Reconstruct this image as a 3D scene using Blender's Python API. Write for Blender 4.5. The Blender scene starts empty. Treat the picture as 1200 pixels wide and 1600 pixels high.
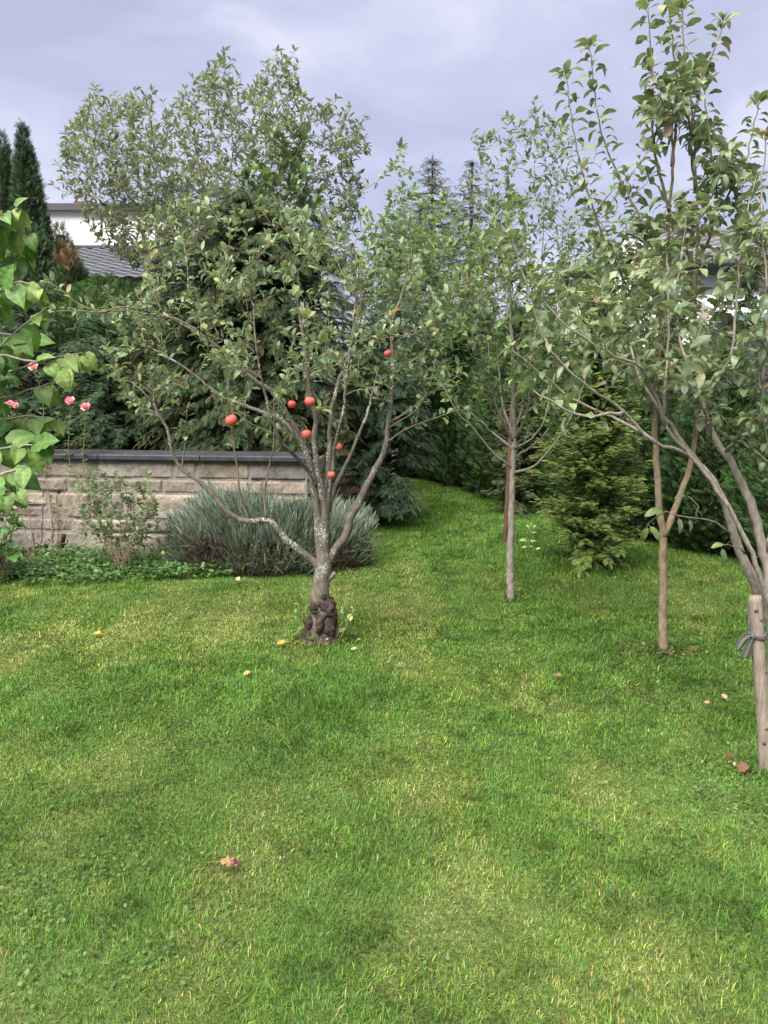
import bpy, math
import numpy as np
from mathutils import Vector

C = bpy.context.scene
rng = np.random.default_rng(11)

# ------------------------------------------------------------------ camera, sky, sun, exposure
F_PX, HOR, EYE = 1200.0, 600.0, 1.6
PITCH = math.atan((800 - HOR) / F_PX)
cam_d = bpy.data.cameras.new("camera")
cam = bpy.data.objects.new("camera", cam_d)
C.collection.objects.link(cam)
cam.location = (0, 0, EYE)
cam.rotation_euler = (math.pi / 2 - PITCH, 0, 0)
cam_d.sensor_fit = 'VERTICAL'
cam_d.sensor_height = 36
cam_d.lens = 36 * F_PX / 1600
cam_d.clip_start = 0.05
cam_d.clip_end = 2000
C.camera = cam

SUN_EL, SUN_AZ = math.radians(56), math.radians(215)   # azimuth: clockwise from +Y
w = bpy.data.worlds.new("World")
C.world = w
w.use_nodes = True
nt = w.node_tree
for n in list(nt.nodes):
    nt.nodes.remove(n)
def wn(t, **kw):
    n = nt.nodes.new(t)
    for k, v in kw.items():
        setattr(n, k, v)
    return n
sky = wn('ShaderNodeTexSky', sky_type='NISHITA', sun_disc=False, sun_elevation=SUN_EL, sun_rotation=SUN_AZ)
sky.air_density = 1.0; sky.dust_density = 1.5
tc = wn('ShaderNodeTexCoord')
mp = wn('ShaderNodeMapping'); mp.inputs['Scale'].default_value = (1.6, 1.6, 4.2); mp.inputs['Location'].default_value = (0.35, 0.1, 0.62)
nz = wn('ShaderNodeTexNoise'); nz.inputs['Scale'].default_value = 1.9; nz.inputs['Detail'].default_value = 7; nz.inputs['Roughness'].default_value = .5; nz.inputs['Distortion'].default_value = .5
cr = wn('ShaderNodeValToRGB')
e = cr.color_ramp.elements
e[0].position = .36; e[0].color = (1.98, 2.1, 2.9, 1)
e[1].position = .66; e[1].color = (3.2, 3.2, 3.85, 1)
m2 = e.new(.52); m2.color = (2.42, 2.52, 3.35, 1)
mx = wn('ShaderNodeMixRGB'); mx.inputs[0].default_value = .93
bg = wn('ShaderNodeBackground'); bg.inputs[1].default_value = .1
wo = wn('ShaderNodeOutputWorld')
L = nt.links.new
L(tc.outputs['Generated'], mp.inputs[0]); L(mp.outputs[0], nz.inputs['Vector']); L(nz.outputs[0], cr.inputs[0])
L(sky.outputs[0], mx.inputs[1]); L(cr.outputs[0], mx.inputs[2]); L(mx.outputs[0], bg.inputs[0]); L(bg.outputs[0], wo.inputs[0])

sd = bpy.data.lights.new("sun", 'SUN'); sd.energy = 5.0; sd.angle = math.radians(58); sd.color = (1, .95, .87)
so = bpy.data.objects.new("sun", sd); C.collection.objects.link(so)
sdir = Vector((math.sin(SUN_AZ) * math.cos(SUN_EL), math.cos(SUN_AZ) * math.cos(SUN_EL), math.sin(SUN_EL)))
so.rotation_euler = (-sdir).to_track_quat('-Z', 'Y').to_euler()
so.location = (0, 0, 30)
C.view_settings.view_transform = 'Standard'
C.view_settings.look = 'None'
C.view_settings.exposure = 1.38
C.view_settings.gamma = 1
C.render.engine = 'CYCLES'
C.cycles.max_bounces = 6
C.cycles.diffuse_bounces = 3
C.cycles.transmission_bounces = 4
C.cycles.glossy_bounces = 2

# ------------------------------------------------------------------ helpers
def P(px, py, Y):
    """point at depth Y seen at pixel (px,py) of the 1200x1600 photograph"""
    ca, sa = math.cos(PITCH), math.sin(PITCH)
    u = (px - 600) / F_PX; v = -(py - 800) / F_PX
    d = np.array([u, ca + v * sa, -sa + v * ca])
    return np.array([0, 0, EYE]) + d * (Y / d[1])
def G(px, py, z=0.0):
    ca, sa = math.cos(PITCH), math.sin(PITCH)
    u = (px - 600) / F_PX; v = -(py - 800) / F_PX
    d = np.array([u, ca + v * sa, -sa + v * ca])
    return np.array([0, 0, EYE]) + d * ((z - EYE) / d[2])
def A(*a): return np.array(a, float)
def nrm(v):
    v = np.asarray(v, float)
    return v / np.maximum(np.linalg.norm(v, axis=-1, keepdims=True), 1e-9)
UP = A(0, 0, 1)

def _hash(ix, iy, iz, seed):
    h = (ix.astype(np.int64) * 374761393 + iy.astype(np.int64) * 668265263 + iz.astype(np.int64) * 2147483647 + seed * 974711) & 0xffffffff
    h = ((h ^ (h >> 13)) * 1274126177) & 0xffffffff
    h = h ^ (h >> 16)
    return (h & 0xffff) / 65535.0
def vnoise(p, scale, seed=0):
    q = np.asarray(p, float) / scale
    if q.shape[1] == 2:
        q = np.c_[q, np.zeros(len(q))]
    i = np.floor(q).astype(np.int64); f = q - i; f = f * f * (3 - 2 * f)
    r = 0
    for dx in (0, 1):
        for dy in (0, 1):
            for dz in (0, 1):
                ww = (f[:, 0] if dx else 1 - f[:, 0]) * (f[:, 1] if dy else 1 - f[:, 1]) * (f[:, 2] if dz else 1 - f[:, 2])
                r = r + ww * _hash(i[:, 0] + dx, i[:, 1] + dy, i[:, 2] + dz, seed)
    return r
def fbm(p, scale, seed=0, o=3):
    a, s, t = 1, 0, 0
    for k in range(o):
        s = s + a * vnoise(p, scale / 2 ** k, seed + k * 17); t += a; a *= .5
    return s / t

def link(o): C.collection.objects.link(o); return o
def mesh_data(name, V, F, col=None, smooth=True):
    V = np.asarray(V, np.float32); F = np.asarray(F, np.int32)
    me = bpy.data.meshes.new(name)
    me.vertices.add(len(V)); me.vertices.foreach_set('co', V.ravel())
    me.loops.add(F.size); me.loops.foreach_set('vertex_index', F.ravel())
    me.polygons.add(len(F)); me.polygons.foreach_set('loop_start', np.arange(0, F.size, F.shape[1], dtype=np.int32))
    if smooth:
        me.polygons.foreach_set('use_smooth', np.ones(len(F), bool))
    me.update(calc_edges=True)
    if col is not None:
        at = me.color_attributes.new('tint', 'FLOAT_COLOR', 'POINT')
        c4 = np.ones((len(V), 4), np.float32); c4[:, :3] = col
        at.data.foreach_set('color', c4.ravel())
    return me
class Acc:
    """collects triangles of one part"""
    def __init__(s): s.V, s.F, s.C, s.n = [], [], [], 0
    def add(s, V, F, col=(1, 1, 1)):
        V = np.asarray(V, float); F = np.asarray(F, int)
        s.V.append(V); s.F.append(F + s.n)
        c = np.asarray(col, float)
        s.C.append(np.broadcast_to(c, (len(V), 3)) if c.ndim == 1 else c)
        s.n += len(V)
    def quad(s, V, Q, col=(1, 1, 1)):
        Q = np.asarray(Q, int)
        s.add(V, np.concatenate([Q[:, [0, 1, 2]], Q[:, [0, 2, 3]]]), col)
    def build(s, name, mat, parent=None, origin=None, smooth=True):
        if not s.V:
            return None
        V = np.concatenate(s.V); 
        if origin is not None: V = V - np.asarray(origin)
        o = bpy.data.objects.new(name, mesh_data(name, V, np.concatenate(s.F), np.concatenate(s.C), smooth))
        o.data.materials.append(mat); link(o)
        if parent is not None: o.parent = parent
        elif origin is not None: o.location = origin
        return o
def tag(o, label=None, cat=None, group=None, kind=None):
    if label: o['label'] = label
    if cat: o['category'] = cat
    if group: o['group'] = group
    if kind: o['kind'] = kind
    return o
def thing(name, label, cat, loc=(0, 0, 0), group=None):
    o = bpy.data.objects.new(name, None); link(o)
    o.location = tuple(loc); o.empty_display_size = .1
    return tag(o, label, cat, group)
def box(acc, c, s, col=(1, 1, 1), rot=0.0):
    c = np.asarray(c, float); h = np.asarray(s, float) / 2
    v = np.array([[x, y, z] for x in (-1, 1) for y in (-1, 1) for z in (-1, 1)], float) * h
    cr_, sr = math.cos(rot), math.sin(rot)
    v = np.c_[v[:, 0] * cr_ - v[:, 1] * sr, v[:, 0] * sr + v[:, 1] * cr_, v[:, 2]] + c
    # separate verts per face keep the edges crisp
    for f in ([0, 1, 3, 2], [4, 6, 7, 5], [0, 4, 5, 1], [2, 3, 7, 6], [0, 2, 6, 4], [1, 5, 7, 3]):
        acc.quad(v[f], [[0, 1, 2, 3]], col)

# ------------------------------------------------------------------ materials
def mat_new(name):
    m = bpy.data.materials.new(name); m.use_nodes = True
    t = m.node_tree
    for n in list(t.nodes): t.nodes.remove(n)
    o = t.nodes.new('ShaderNodeOutputMaterial')
    def N(ty, ins=None, **kw):
        n = t.nodes.new(ty)
        for k, v in kw.items(): setattr(n, k, v)
        for k, v in (ins or {}).items():
            if hasattr(v, 'links') or isinstance(v, bpy.types.NodeSocket): t.links.new(v, n.inputs[k])
            else: n.inputs[k].default_value = v
        return n
    return m, t, o, N
def mulc(N, a, b, fac=1.0, mode='MULTIPLY'):
    return N('ShaderNodeMixRGB', {0: fac, 1: a, 2: b}, blend_type=mode).outputs[0]
def leaf_mat(name, back=(1.6, 1.6, 1.9), trans=.28, rough=.5, spec=.35, backpale=.0):
    m, t, o, N = mat_new(name)
    at = N('ShaderNodeAttribute', attribute_name='tint')
    geo = N('ShaderNodeNewGeometry')
    co = N('ShaderNodeTexCoord')
    nz = N('ShaderNodeTexNoise', {'Vector': co.outputs['Object'], 'Scale': 60.0, 'Detail': 2.0})
    rp = N('ShaderNodeMapRange', {0: nz.outputs[0], 1: .3, 2: .7, 3: .8, 4: 1.2})
    base = mulc(N, at.outputs['Color'], rp.outputs[0])
    bk = mulc(N, base, (*back, 1))
    bk = mulc(N, bk, (.3, .33, .27, 1), backpale, 'MIX')
    col = N('ShaderNodeMixRGB', {0: geo.outputs['Backfacing'], 1: base, 2: bk}).outputs[0]
    pb = N('ShaderNodeBsdfPrincipled', {'Base Color': col, 'Roughness': rough, 'Specular IOR Level': spec})
    tr = N('ShaderNodeBsdfTranslucent', {'Color': mulc(N, col, (1.1, 1.15, .6, 1))})
    ms = N('ShaderNodeMixShader', {0: trans, 1: pb.outputs[0], 2: tr.outputs[0]})
    t.links.new(ms.outputs[0], o.inputs[0])
    return m
def bark_mat(name, c1, c2, lichen=.0, scale=40.0, lich=(.4, .4, .36)):
    m, t, o, N = mat_new(name)
    co = N('ShaderNodeTexCoord')
    at = N('ShaderNodeAttribute', attribute_name='tint')
    mp = N('ShaderNodeMapping', {'Vector': co.outputs['Object'], 'Scale': (1, 1, .45)})
    n1 = N('ShaderNodeTexNoise', {'Vector': mp.outputs[0], 'Scale': scale, 'Detail': 5.0, 'Roughness': .65})
    r1 = N('ShaderNodeMapRange', {0: n1.outputs[0], 1: .32, 2: .68})
    col = mulc(N, N('ShaderNodeMixRGB', {0: r1.outputs[0], 1: (*c1, 1), 2: (*c2, 1)}).outputs[0], at.outputs['Color'])
    n2 = N('ShaderNodeTexNoise', {'Vector': co.outputs['Object'], 'Scale': 95.0, 'Detail': 4.0})
    n3 = N('ShaderNodeTexNoise', {'Vector': co.outputs['Object'], 'Scale': 5.0, 'Detail': 2.0})
    mlt = N('ShaderNodeMath', {0: n2.outputs[0], 1: n3.outputs[0]}, operation='MULTIPLY')
    r2 = N('ShaderNodeMapRange', {0: mlt.outputs[0], 1: .42 - .2 * lichen, 2: .46 - .2 * lichen})
    if lichen > 0:
        col = N('ShaderNodeMixRGB', {0: r2.outputs[0], 1: col, 2: (*lich, 1)}).outputs[0]
    bmp = N('ShaderNodeBump', {'Strength': .9, 'Distance': .009, 'Height': n1.outputs[0]})
    pb = N('ShaderNodeBsdfPrincipled', {'Base Color': col, 'Roughness': .85, 'Specular IOR Level': .2, 'Normal': bmp.outputs[0]})
    t.links.new(pb.outputs[0], o.inputs[0])
    return m
def plain_mat(name, col, rough=.7, spec=.3, nscale=30., namp=.25, bump=.0, tint=False, coord='Object'):
    m, t, o, N = mat_new(name)
    co = N('ShaderNodeTexCoord')
    n1 = N('ShaderNodeTexNoise', {'Vector': co.outputs[coord], 'Scale': nscale, 'Detail': 6.0, 'Roughness': .6})
    r1 = N('ShaderNodeMapRange', {0: n1.outputs[0], 1: .25, 2: .75, 3: 1 - namp, 4: 1 + namp})
    c = mulc(N, (*col, 1), r1.outputs[0])
    if tint:
        at = N('ShaderNodeAttribute', attribute_name='tint')
        c = mulc(N, c, at.outputs['Color'])
    ins = {'Base Color': c, 'Roughness': rough, 'Specular IOR Level': spec}
    if bump:
        ins['Normal'] = N('ShaderNodeBump', {'Strength': bump, 'Distance': .01, 'Height': n1.outputs[0]}).outputs[0]
    pb = N('ShaderNodeBsdfPrincipled', ins)
    t.links.new(pb.outputs[0], o.inputs[0])
    return m

M = dict(
    leaf=leaf_mat('apple_leaf', trans=.25, backpale=.25),
    leaf_big=leaf_mat('broad_leaf', trans=.2, backpale=.25, rough=.42),
    lilac=leaf_mat('lilac_leaf', trans=.25, back=(1.3, 1.3, 1.2), rough=.55, spec=.3),
    conifer=leaf_mat('conifer_spray', trans=.12, back=(1, 1, 1), rough=.65, spec=.2),
    grass=leaf_mat('grass_blade', trans=.3, back=(1, 1, 1), rough=.55, spec=.25),
    petal=leaf_mat('petal', trans=.3, back=(1, 1, 1), rough=.6, spec=.2),
    bark=bark_mat('apple_bark', (.07, .06, .049), (.18, .155, .128), .5),
    bark_brown=bark_mat('young_bark', (.145, .11, .07), (.28, .215, .14), .15),
    bark_grey=bark_mat('grey_bark', (.16, .137, .115), (.32, .28, .24), .15),
    twig=bark_mat('twig_bark', (.1, .08, .062), (.22, .175, .14), .2),
    dark_bark=bark_mat('dark_bark', (.03, .024, .02), (.08, .062, .05), 0),
    old_bark=bark_mat('gnarled_bark', (.014, .011, .009), (.085, .062, .05), .12, 60.),
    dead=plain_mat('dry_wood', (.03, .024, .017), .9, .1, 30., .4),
    stake=bark_mat('weathered_wood', (.13, .105, .082), (.33, .28, .23), 0, 26.),
    stake_red=bark_mat('red_brown_wood', (.075, .04, .032), (.14, .08, .06), 0, 22.),
    cloth=plain_mat('grey_cloth', (.085, .082, .078), .9, .1, 90., .3, .4),
    coping=plain_mat('slate', (.024, .026, .031), .65, .3, 14., .5, .4, True),
    mortar=plain_mat('mortar', (.2, .18, .16), .9, .1, 40., .25, .3),
    soil=plain_mat('soil', (.045, .032, .022), .95, .1, 14., .5, .6),
    render=plain_mat('white_render', (.74, .74, .74), .9, .1, 3., .05, .1),
    dark_trim=plain_mat('dark_trim', (.05, .05, .055), .5, .4, 5., .2),
    tiles=plain_mat('dark_tiles', (.045, .05, .066), .5, .4, 5., .3, 0, True),
    grey_tiles=plain_mat('grey_tiles', (.11, .105, .115), .6, .3, 3., .2, 0, True),
    brick=plain_mat('red_brick', (.2, .07, .055), .85, .2, 12., .3, .3),
    pale_metal=plain_mat('pale_metal', (.55, .58, .62), .4, .5, 3., .1),
    teal=plain_mat('teal_trim', (.08, .16, .16), .5, .4, 4., .2),
    glass=plain_mat('window_glass', (.05, .06, .07), .1, .6, 2., .2),
)
def stone_mat():
    m, t, o, N = mat_new('sandstone')
    co = N('ShaderNodeTexCoord'); at = N('ShaderNodeAttribute', attribute_name='tint')
    n1 = N('ShaderNodeTexNoise', {'Vector': co.outputs['Object'], 'Scale': 7.0, 'Detail': 8.0, 'Roughness': .65})
    n2 = N('ShaderNodeTexNoise', {'Vector': co.outputs['Object'], 'Scale': 45.0, 'Detail': 6.0, 'Roughness': .7})
    r1 = N('ShaderNodeMapRange', {0: n1.outputs[0], 1: .3, 2: .7, 3: .55, 4: 1.3})
    r2 = N('ShaderNodeMapRange', {0: n2.outputs[0], 1: .3, 2: .7, 3: .72, 4: 1.2})
    c = mulc(N, mulc(N, at.outputs['Color'], r1.outputs[0]), r2.outputs[0])
    n3 = N('ShaderNodeTexNoise', {'Vector': co.outputs['Object'], 'Scale': 2.6, 'Detail': 7.0, 'Roughness': .7})
    r3 = N('ShaderNodeMapRange', {0: n3.outputs[0], 1: .52, 2: .68, 3: 0.0, 4: .55})
    c = N('ShaderNodeMixRGB', {0: r3.outputs[0], 1: c, 2: (.085, .085, .06, 1)}).outputs[0]
    b = N('ShaderNodeBump', {'Strength': .7, 'Distance': .012, 'Height': n2.outputs[0]})
    pb = N('ShaderNodeBsdfPrincipled', {'Base Color': c, 'Roughness': .9, 'Specular IOR Level': .15, 'Normal': b.outputs[0]})
    t.links.new(pb.outputs[0], o.inputs[0]); return m
def wood_mat(name, c1, c2):
    m, t, o, N = mat_new(name)
    co = N('ShaderNodeTexCoord'); at = N('ShaderNodeAttribute', attribute_name='tint')
    mp = N('ShaderNodeMapping', {'Vector': co.outputs['Object'], 'Scale': (1, 1, .035)})
    n1 = N('ShaderNodeTexNoise', {'Vector': mp.outputs[0], 'Scale': 190.0, 'Detail': 5.0, 'Roughness': .7})
    n2 = N('ShaderNodeTexNoise', {'Vector': co.outputs['Object'], 'Scale': 9.0, 'Detail': 4.0})
    mp3 = N('ShaderNodeMapping', {'Vector': co.outputs['Object'], 'Scale': (1, 1, .09)})
    n3 = N('ShaderNodeTexNoise', {'Vector': mp3.outputs[0], 'Scale': 60.0, 'Detail': 3.0})
    r1 = N('ShaderNodeMapRange', {0: n1.outputs[0], 1: .3, 2: .7})
    r2 = N('ShaderNodeMapRange', {0: n2.outputs[0], 1: .3, 2: .7, 3: .72, 4: 1.15})
    r3 = N('ShaderNodeMapRange', {0: n3.outputs[0], 1: .3, 2: .36, 3: .35, 4: 1.0})
    c = N('ShaderNodeMixRGB', {0: r1.outputs[0], 1: (*c1, 1), 2: (*c2, 1)}).outputs[0]
    c = mulc(N, mulc(N, mulc(N, c, r2.outputs[0]), r3.outputs[0]), at.outputs['Color'])
    b = N('ShaderNodeBump', {'Strength': .8, 'Distance': .004, 'Height': n1.outputs[0]})
    pb = N('ShaderNodeBsdfPrincipled', {'Base Color': c, 'Roughness': .85, 'Specular IOR Level': .15, 'Normal': b.outputs[0]})
    t.links.new(pb.outputs[0], o.inputs[0]); return m
M['stake'] = wood_mat('weathered_grain', (.13, .105, .085), (.3, .255, .21))
M['stake_red'] = wood_mat('red_brown_grain', (.06, .034, .027), (.13, .076, .058))
M['dry_leaf'] = leaf_mat('dry_leaf', trans=.12, back=(1, 1, 1), rough=.7, spec=.15)
M['stone'] = stone_mat()
def apple_mat():
    m, t, o, N = mat_new('apple_skin')
    co = N('ShaderNodeTexCoord')
    n1 = N('ShaderNodeTexNoise', {'Vector': co.outputs['Object'], 'Scale': 22.0, 'Detail': 4.0})
    mp = N('ShaderNodeMapping', {'Vector': co.outputs['Object'], 'Scale': (90, 90, 7)})
    n2 = N('ShaderNodeTexNoise', {'Vector': mp.outputs[0], 'Scale': 1.5, 'Detail': 3.0})
    ad = N('ShaderNodeMath', {0: n1.outputs[0], 1: n2.outputs[0]}, operation='ADD')
    r1 = N('ShaderNodeMapRange', {0: ad.outputs[0], 1: .8, 2: 1.3})
    oi = N('ShaderNodeObjectInfo')
    rv = N('ShaderNodeMath', {0: oi.outputs['Random'], 1: .7}, operation='MULTIPLY')
    ripe = N('ShaderNodeMixRGB', {0: rv.outputs[0], 1: (.4, .035, .045, 1), 2: (.5, .1, .08, 1)}).outputs[0]
    c = N('ShaderNodeMixRGB', {0: r1.outputs[0], 1: ripe, 2: (.55, .16, .1, 1)}).outputs[0]
    pb = N('ShaderNodeBsdfPrincipled', {'Base Color': c, 'Roughness': .55, 'Specular IOR Level': .3})
    t.links.new(pb.outputs[0], o.inputs[0]); return m
M['apple'] = apple_mat()
def ground_mat(name, cols, sc):
    m, t, o, N = mat_new(name)
    co = N('ShaderNodeTexCoord')
    n1 = N('ShaderNodeTexNoise', {'Vector': co.outputs['Object'], 'Scale': sc, 'Detail': 6.0, 'Roughness': .6})
    n2 = N('ShaderNodeTexNoise', {'Vector': co.outputs['Object'], 'Scale': sc * 40, 'Detail': 4.0, 'Roughness': .7})
    r1 = N('ShaderNodeMapRange', {0: n1.outputs[0], 1: .35, 2: .65})
    r2 = N('ShaderNodeMapRange', {0: n2.outputs[0], 1: .3, 2: .7, 3: .6, 4: 1.4})
    c = N('ShaderNodeMixRGB', {0: r1.outputs[0], 1: (*cols[0], 1), 2: (*cols[1], 1)}).outputs[0]
    c = mulc(N, c, r2.outputs[0])
    b = N('ShaderNodeBump', {'Strength': .8, 'Distance': .02, 'Height': n2.outputs[0]})
    pb = N('ShaderNodeBsdfPrincipled', {'Base Color': c, 'Roughness': .95, 'Specular IOR Level': .1, 'Normal': b.outputs[0]})
    t.links.new(pb.outputs[0], o.inputs[0]); return m
M['lawn'] = ground_mat('lawn_turf', ((.06, .09, .022), (.1, .12, .04)), 1.2)

# ------------------------------------------------------------------ leaf / tube generators
def leaf_tpl(n=5, prof=None, fold=.25, curl=.7, petiole=0., ripple=0., wid=.5, cols=3, notch=0., twist=0.):
    """one leaf blade: cols columns across, n rows along, bent along its length and folded at the midrib"""
    t = np.linspace(0, 1, n)
    prof = prof or ([0, .1, .28, .5, .72, .88, 1], [0, .5, .9, 1, .84, .5, 0]); wv = np.interp(t, prof[0], prof[1]) * wid / 2
    wv[-1] = 0
    ang = -curl * t; dt = 1 / (n - 1)
    y = np.r_[0, np.cumsum(np.cos(ang[:-1]) * dt)]; z = np.r_[0, np.cumsum(np.sin(ang[:-1]) * dt)]
    xs = np.linspace(-1, 1, cols); V, rows = [], []
    for i in range(n):
        if wv[i] < 1e-4:
            rows.append((len(V),)); V.append((0, y[i], z[i]))
        else:
            k = len(V); rows.append(tuple(range(k, k + cols)))
            for x in xs:
                ax = abs(x); lift = fold * wv[i] * (ax ** 1.4 if ax < .99 else (1. - .3 * (cols > 3))) + twist * x * wv[i] * t[i]
                V.append((x * wv[i], y[i] - fold * wv[i] * .3 * ax - notch * ax ** 1.5 * max(0, 1 - t[i] * 3.2), z[i] + lift + ripple * wv[i] * ax * math.sin(i * 1.9 + (x > 0) * 1.3)))
    F = []
    for a, b in zip(rows[:-1], rows[1:]):
        if len(a) == 1: F += [(a[0], b[q + 1], b[q]) for q in range(cols - 1)]
        elif len(b) == 1: F += [(a[q], a[q + 1], b[0]) for q in range(cols - 1)]
        else:
            for q in range(cols - 1): F += [(a[q], a[q + 1], b[q + 1]), (a[q], b[q + 1], b[q])]
    V = np.array(V, float)
    if petiole:
        V[:, 1] += petiole * .9
        k = len(V); pw = .016
        V = np.r_[V, [(-pw, 0, 0), (pw, 0, 0), (pw, petiole, 0), (-pw, petiole, 0)]]
        F += [(k, k + 1, k + 2), (k, k + 2, k + 3)]
    return V, np.array(F)
def frond_tpl(n=7, ang=50, ln=.34, wd=.05, curl=.4, taper=.75):
    """flat conifer spray: a thin axis with pairs of pointed scaly side shoots"""
    V, F = [], []
    def tri(a, b, c): k = len(V); V.extend([a, b, c]); F.append((k, k + 1, k + 2))
    tri((-wd * .35, 0, 0), (wd * .35, 0, 0), (0, 1.04, 0))
    for i in range(n):
        t = (i + .6) / (n + .6); l = ln * (1 - taper * t ** 1.3) * (.6 + .8 * min(1, t * 3))
        for s in (-1, 1):
            a = math.radians(ang); dx, dy = math.sin(a) * s, math.cos(a)
            tip = (dx * l, t + dy * l, 0)
            m = (dx * l * .45, t + dy * l * .45)
            tri((0, t - wd * .9, 0), (m[0] + dy * wd * s * .9, m[1] - wd, .02), tip)
            tri((0, t + wd * .4, 0), tip, (m[0] - dy * wd * s * .4, m[1] + wd * .8, -.01))
    V = np.array(V, float)
    y = V[:, 1].copy(); V[:, 2] += -curl * y * y * .5; V[:, 1] = y * (1 - curl * curl * y * y / 6)
    return V, np.array(F)
def scatter(acc, tpl, pos, yd, zd, size, col, wscale=None, vein=0):
    Vt, Ft = tpl; N = len(pos)
    if N == 0: return
    yd = nrm(yd); x = nrm(np.cross(yd, zd)); z = np.cross(x, yd)
    s = np.broadcast_to(np.asarray(size, float), (N,))[:, None, None]
    ws = 1.0 if wscale is None else np.asarray(wscale)[:, None, None]
    V = pos[:, None, :] + s * (Vt[None, :, 0:1] * ws * x[:, None, :] + Vt[None, :, 1:2] * yd[:, None, :] + Vt[None, :, 2:3] * z[:, None, :])
    F = (Ft[None] + (np.arange(N) * len(Vt))[:, None, None]).reshape(-1, 3)
    c = np.repeat(np.broadcast_to(col, (N, 3)), len(Vt), axis=0)
    if vein: c = c * np.tile(1 + vein * (np.abs(Vt[:, 0]) < 1e-5), N)[:, None]
    acc.add(V.reshape(-1, 3), F, c)
def mixcol(n, pal, wts, jit=.12, r=None):
    r = r or rng
    pal = np.array(pal); k = r.choice(len(pal), n, p=np.array(wts) / sum(wts))
    c = pal[k] * np.exp(r.normal(0, jit, (n, 1))) * np.exp(r.normal(0, jit * .35, (n, 3)))
    return c
def catmull(pts, step=.05):
    p = np.asarray(pts, float)
    if len(p) < 3:
        n = max(3, int(np.linalg.norm(p[1] - p[0]) / step)); t = np.linspace(0, 1, n)[:, None]
        return p[0] * (1 - t) + p[-1] * t
    q = np.r_[[2 * p[0] - p[1]], p, [2 * p[-1] - p[-2]]]; out = []
    for i in range(len(p) - 1):
        a, b, c, d = q[i:i + 4]
        n = max(2, int(np.linalg.norm(c - b) / step))
        for t in np.arange(n) / n:
            out.append(.5 * ((2 * b) + (c - a) * t + (2 * a - 5 * b + 4 * c - d) * t * t + (3 * b - a - 3 * c + d) * t ** 3))
    out.append(p[-1]); return np.array(out)
def tube(acc, pts, rad, sides=8, col=(1, 1, 1), lump=0., seed=0, cap=True, ls=None):
    p = np.asarray(pts, float); n = len(p); rad = np.broadcast_to(rad, (n,)).astype(float)
    T = nrm(np.gradient(p, axis=0))
    ref = A(1, 0, 0) if abs(T[0][0]) < .8 else A(0, 1, 0)
    a = nrm(np.cross(T[0], ref)); U = [a]
    for i in range(1, n):
        a = a - T[i] * a.dot(T[i]); a = a / max(np.linalg.norm(a), 1e-9); U.append(a)
    U = np.array(U); W = np.cross(T, U)
    th = np.arange(sides) * 2 * np.pi / sides
    ring = np.cos(th)[None, :, None] * U[:, None, :] + np.sin(th)[None, :, None] * W[:, None, :]
    V = p[:, None, :] + ring * rad[:, None, None]
    if lump:
        nn = fbm(V.reshape(-1, 3), ls or max(rad.max() * 1.1, .01), seed, 3 if ls is None else 4).reshape(n, sides)
        V = p[:, None, :] + ring * (rad[:, None] * (1 + lump * (nn - .5) * 2))[:, :, None]
    i = np.arange(n - 1)[:, None] * sides; j = np.arange(sides)[None, :]; jn = (j + 1) % sides
    Q = np.stack([i + j, i + jn, i + sides + jn, i + sides + j], -1).reshape(-1, 4)
    Vf = V.reshape(-1, 3); Ft = np.concatenate([Q[:, [0, 1, 2]], Q[:, [0, 2, 3]]])
    if cap:
        Vf = np.r_[Vf, [p[0]], [p[-1]]]
        c0 = np.stack([np.full(sides, n * sides), jn[0], j[0]], -1); b = (n - 1) * sides
        c1 = np.stack([np.full(sides, n * sides + 1), b + j[0], b + jn[0]], -1)
        Ft = np.concatenate([Ft, c0, c1])
    acc.add(Vf, Ft, col)

OVAL = ([0, .1, .28, .5, .72, .88, 1], [0, .5, .9, 1, .84, .5, 0])
LEAF = [leaf_tpl(6, OVAL, f, c, .2, .15, .48, 3, 0, tw) for c, f, tw in ((.3, .35, .5), (.9, .3, -.6), (1.5, .45, .3), (1.9, .7, 0), (-.3, .5, -.8))]
LEAF_MID = [leaf_tpl(5, OVAL, .3, c, .12, .1, .5) for c in (.5, 1.2)]
LEAF_BIG = [leaf_tpl(8, OVAL, f, c, .22, .16, .42, 5, 0, tw) for c, f, tw in ((.9, .4, .5), (1.5, .3, -.5), (2.1, .5, .2), (1.2, .8, -.3), (1.7, .9, .7), (.3, .6, -1.))]
LEAF_NARROW = [leaf_tpl(5, OVAL, .3, c, .1, 0, .36) for c in (.6, 1.3)]
HEART = ([0, .06, .2, .35, .55, .75, .9, 1], [.3, .78, .98, 1, .8, .45, .15, 0])
LEAF_LILAC = [leaf_tpl(15, HEART, f, c, .28, rp, .78, 7, .16) for c, f, rp in ((.5, .35, .07), (.95, .2, .1), (1.3, .4, .06), (.25, .22, .1), (.8, .6, .05))]
ROUND = ([0, .3, .6, .85, 1], [.1, .9, 1, .6, 0])
LEAF_ROUND = [leaf_tpl(5, ROUND, .2, .3, .5, 0, .85)]
FROND = frond_tpl(6, 38, .36, .034, .35)
FROND_FINE = frond_tpl(7, 52, .3, .03, .25)
FROND_WIDE = frond_tpl(8, 40, .36, .026, .7)
FROND_SHORT = frond_tpl(7, 44, .34, .03, .4)

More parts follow.
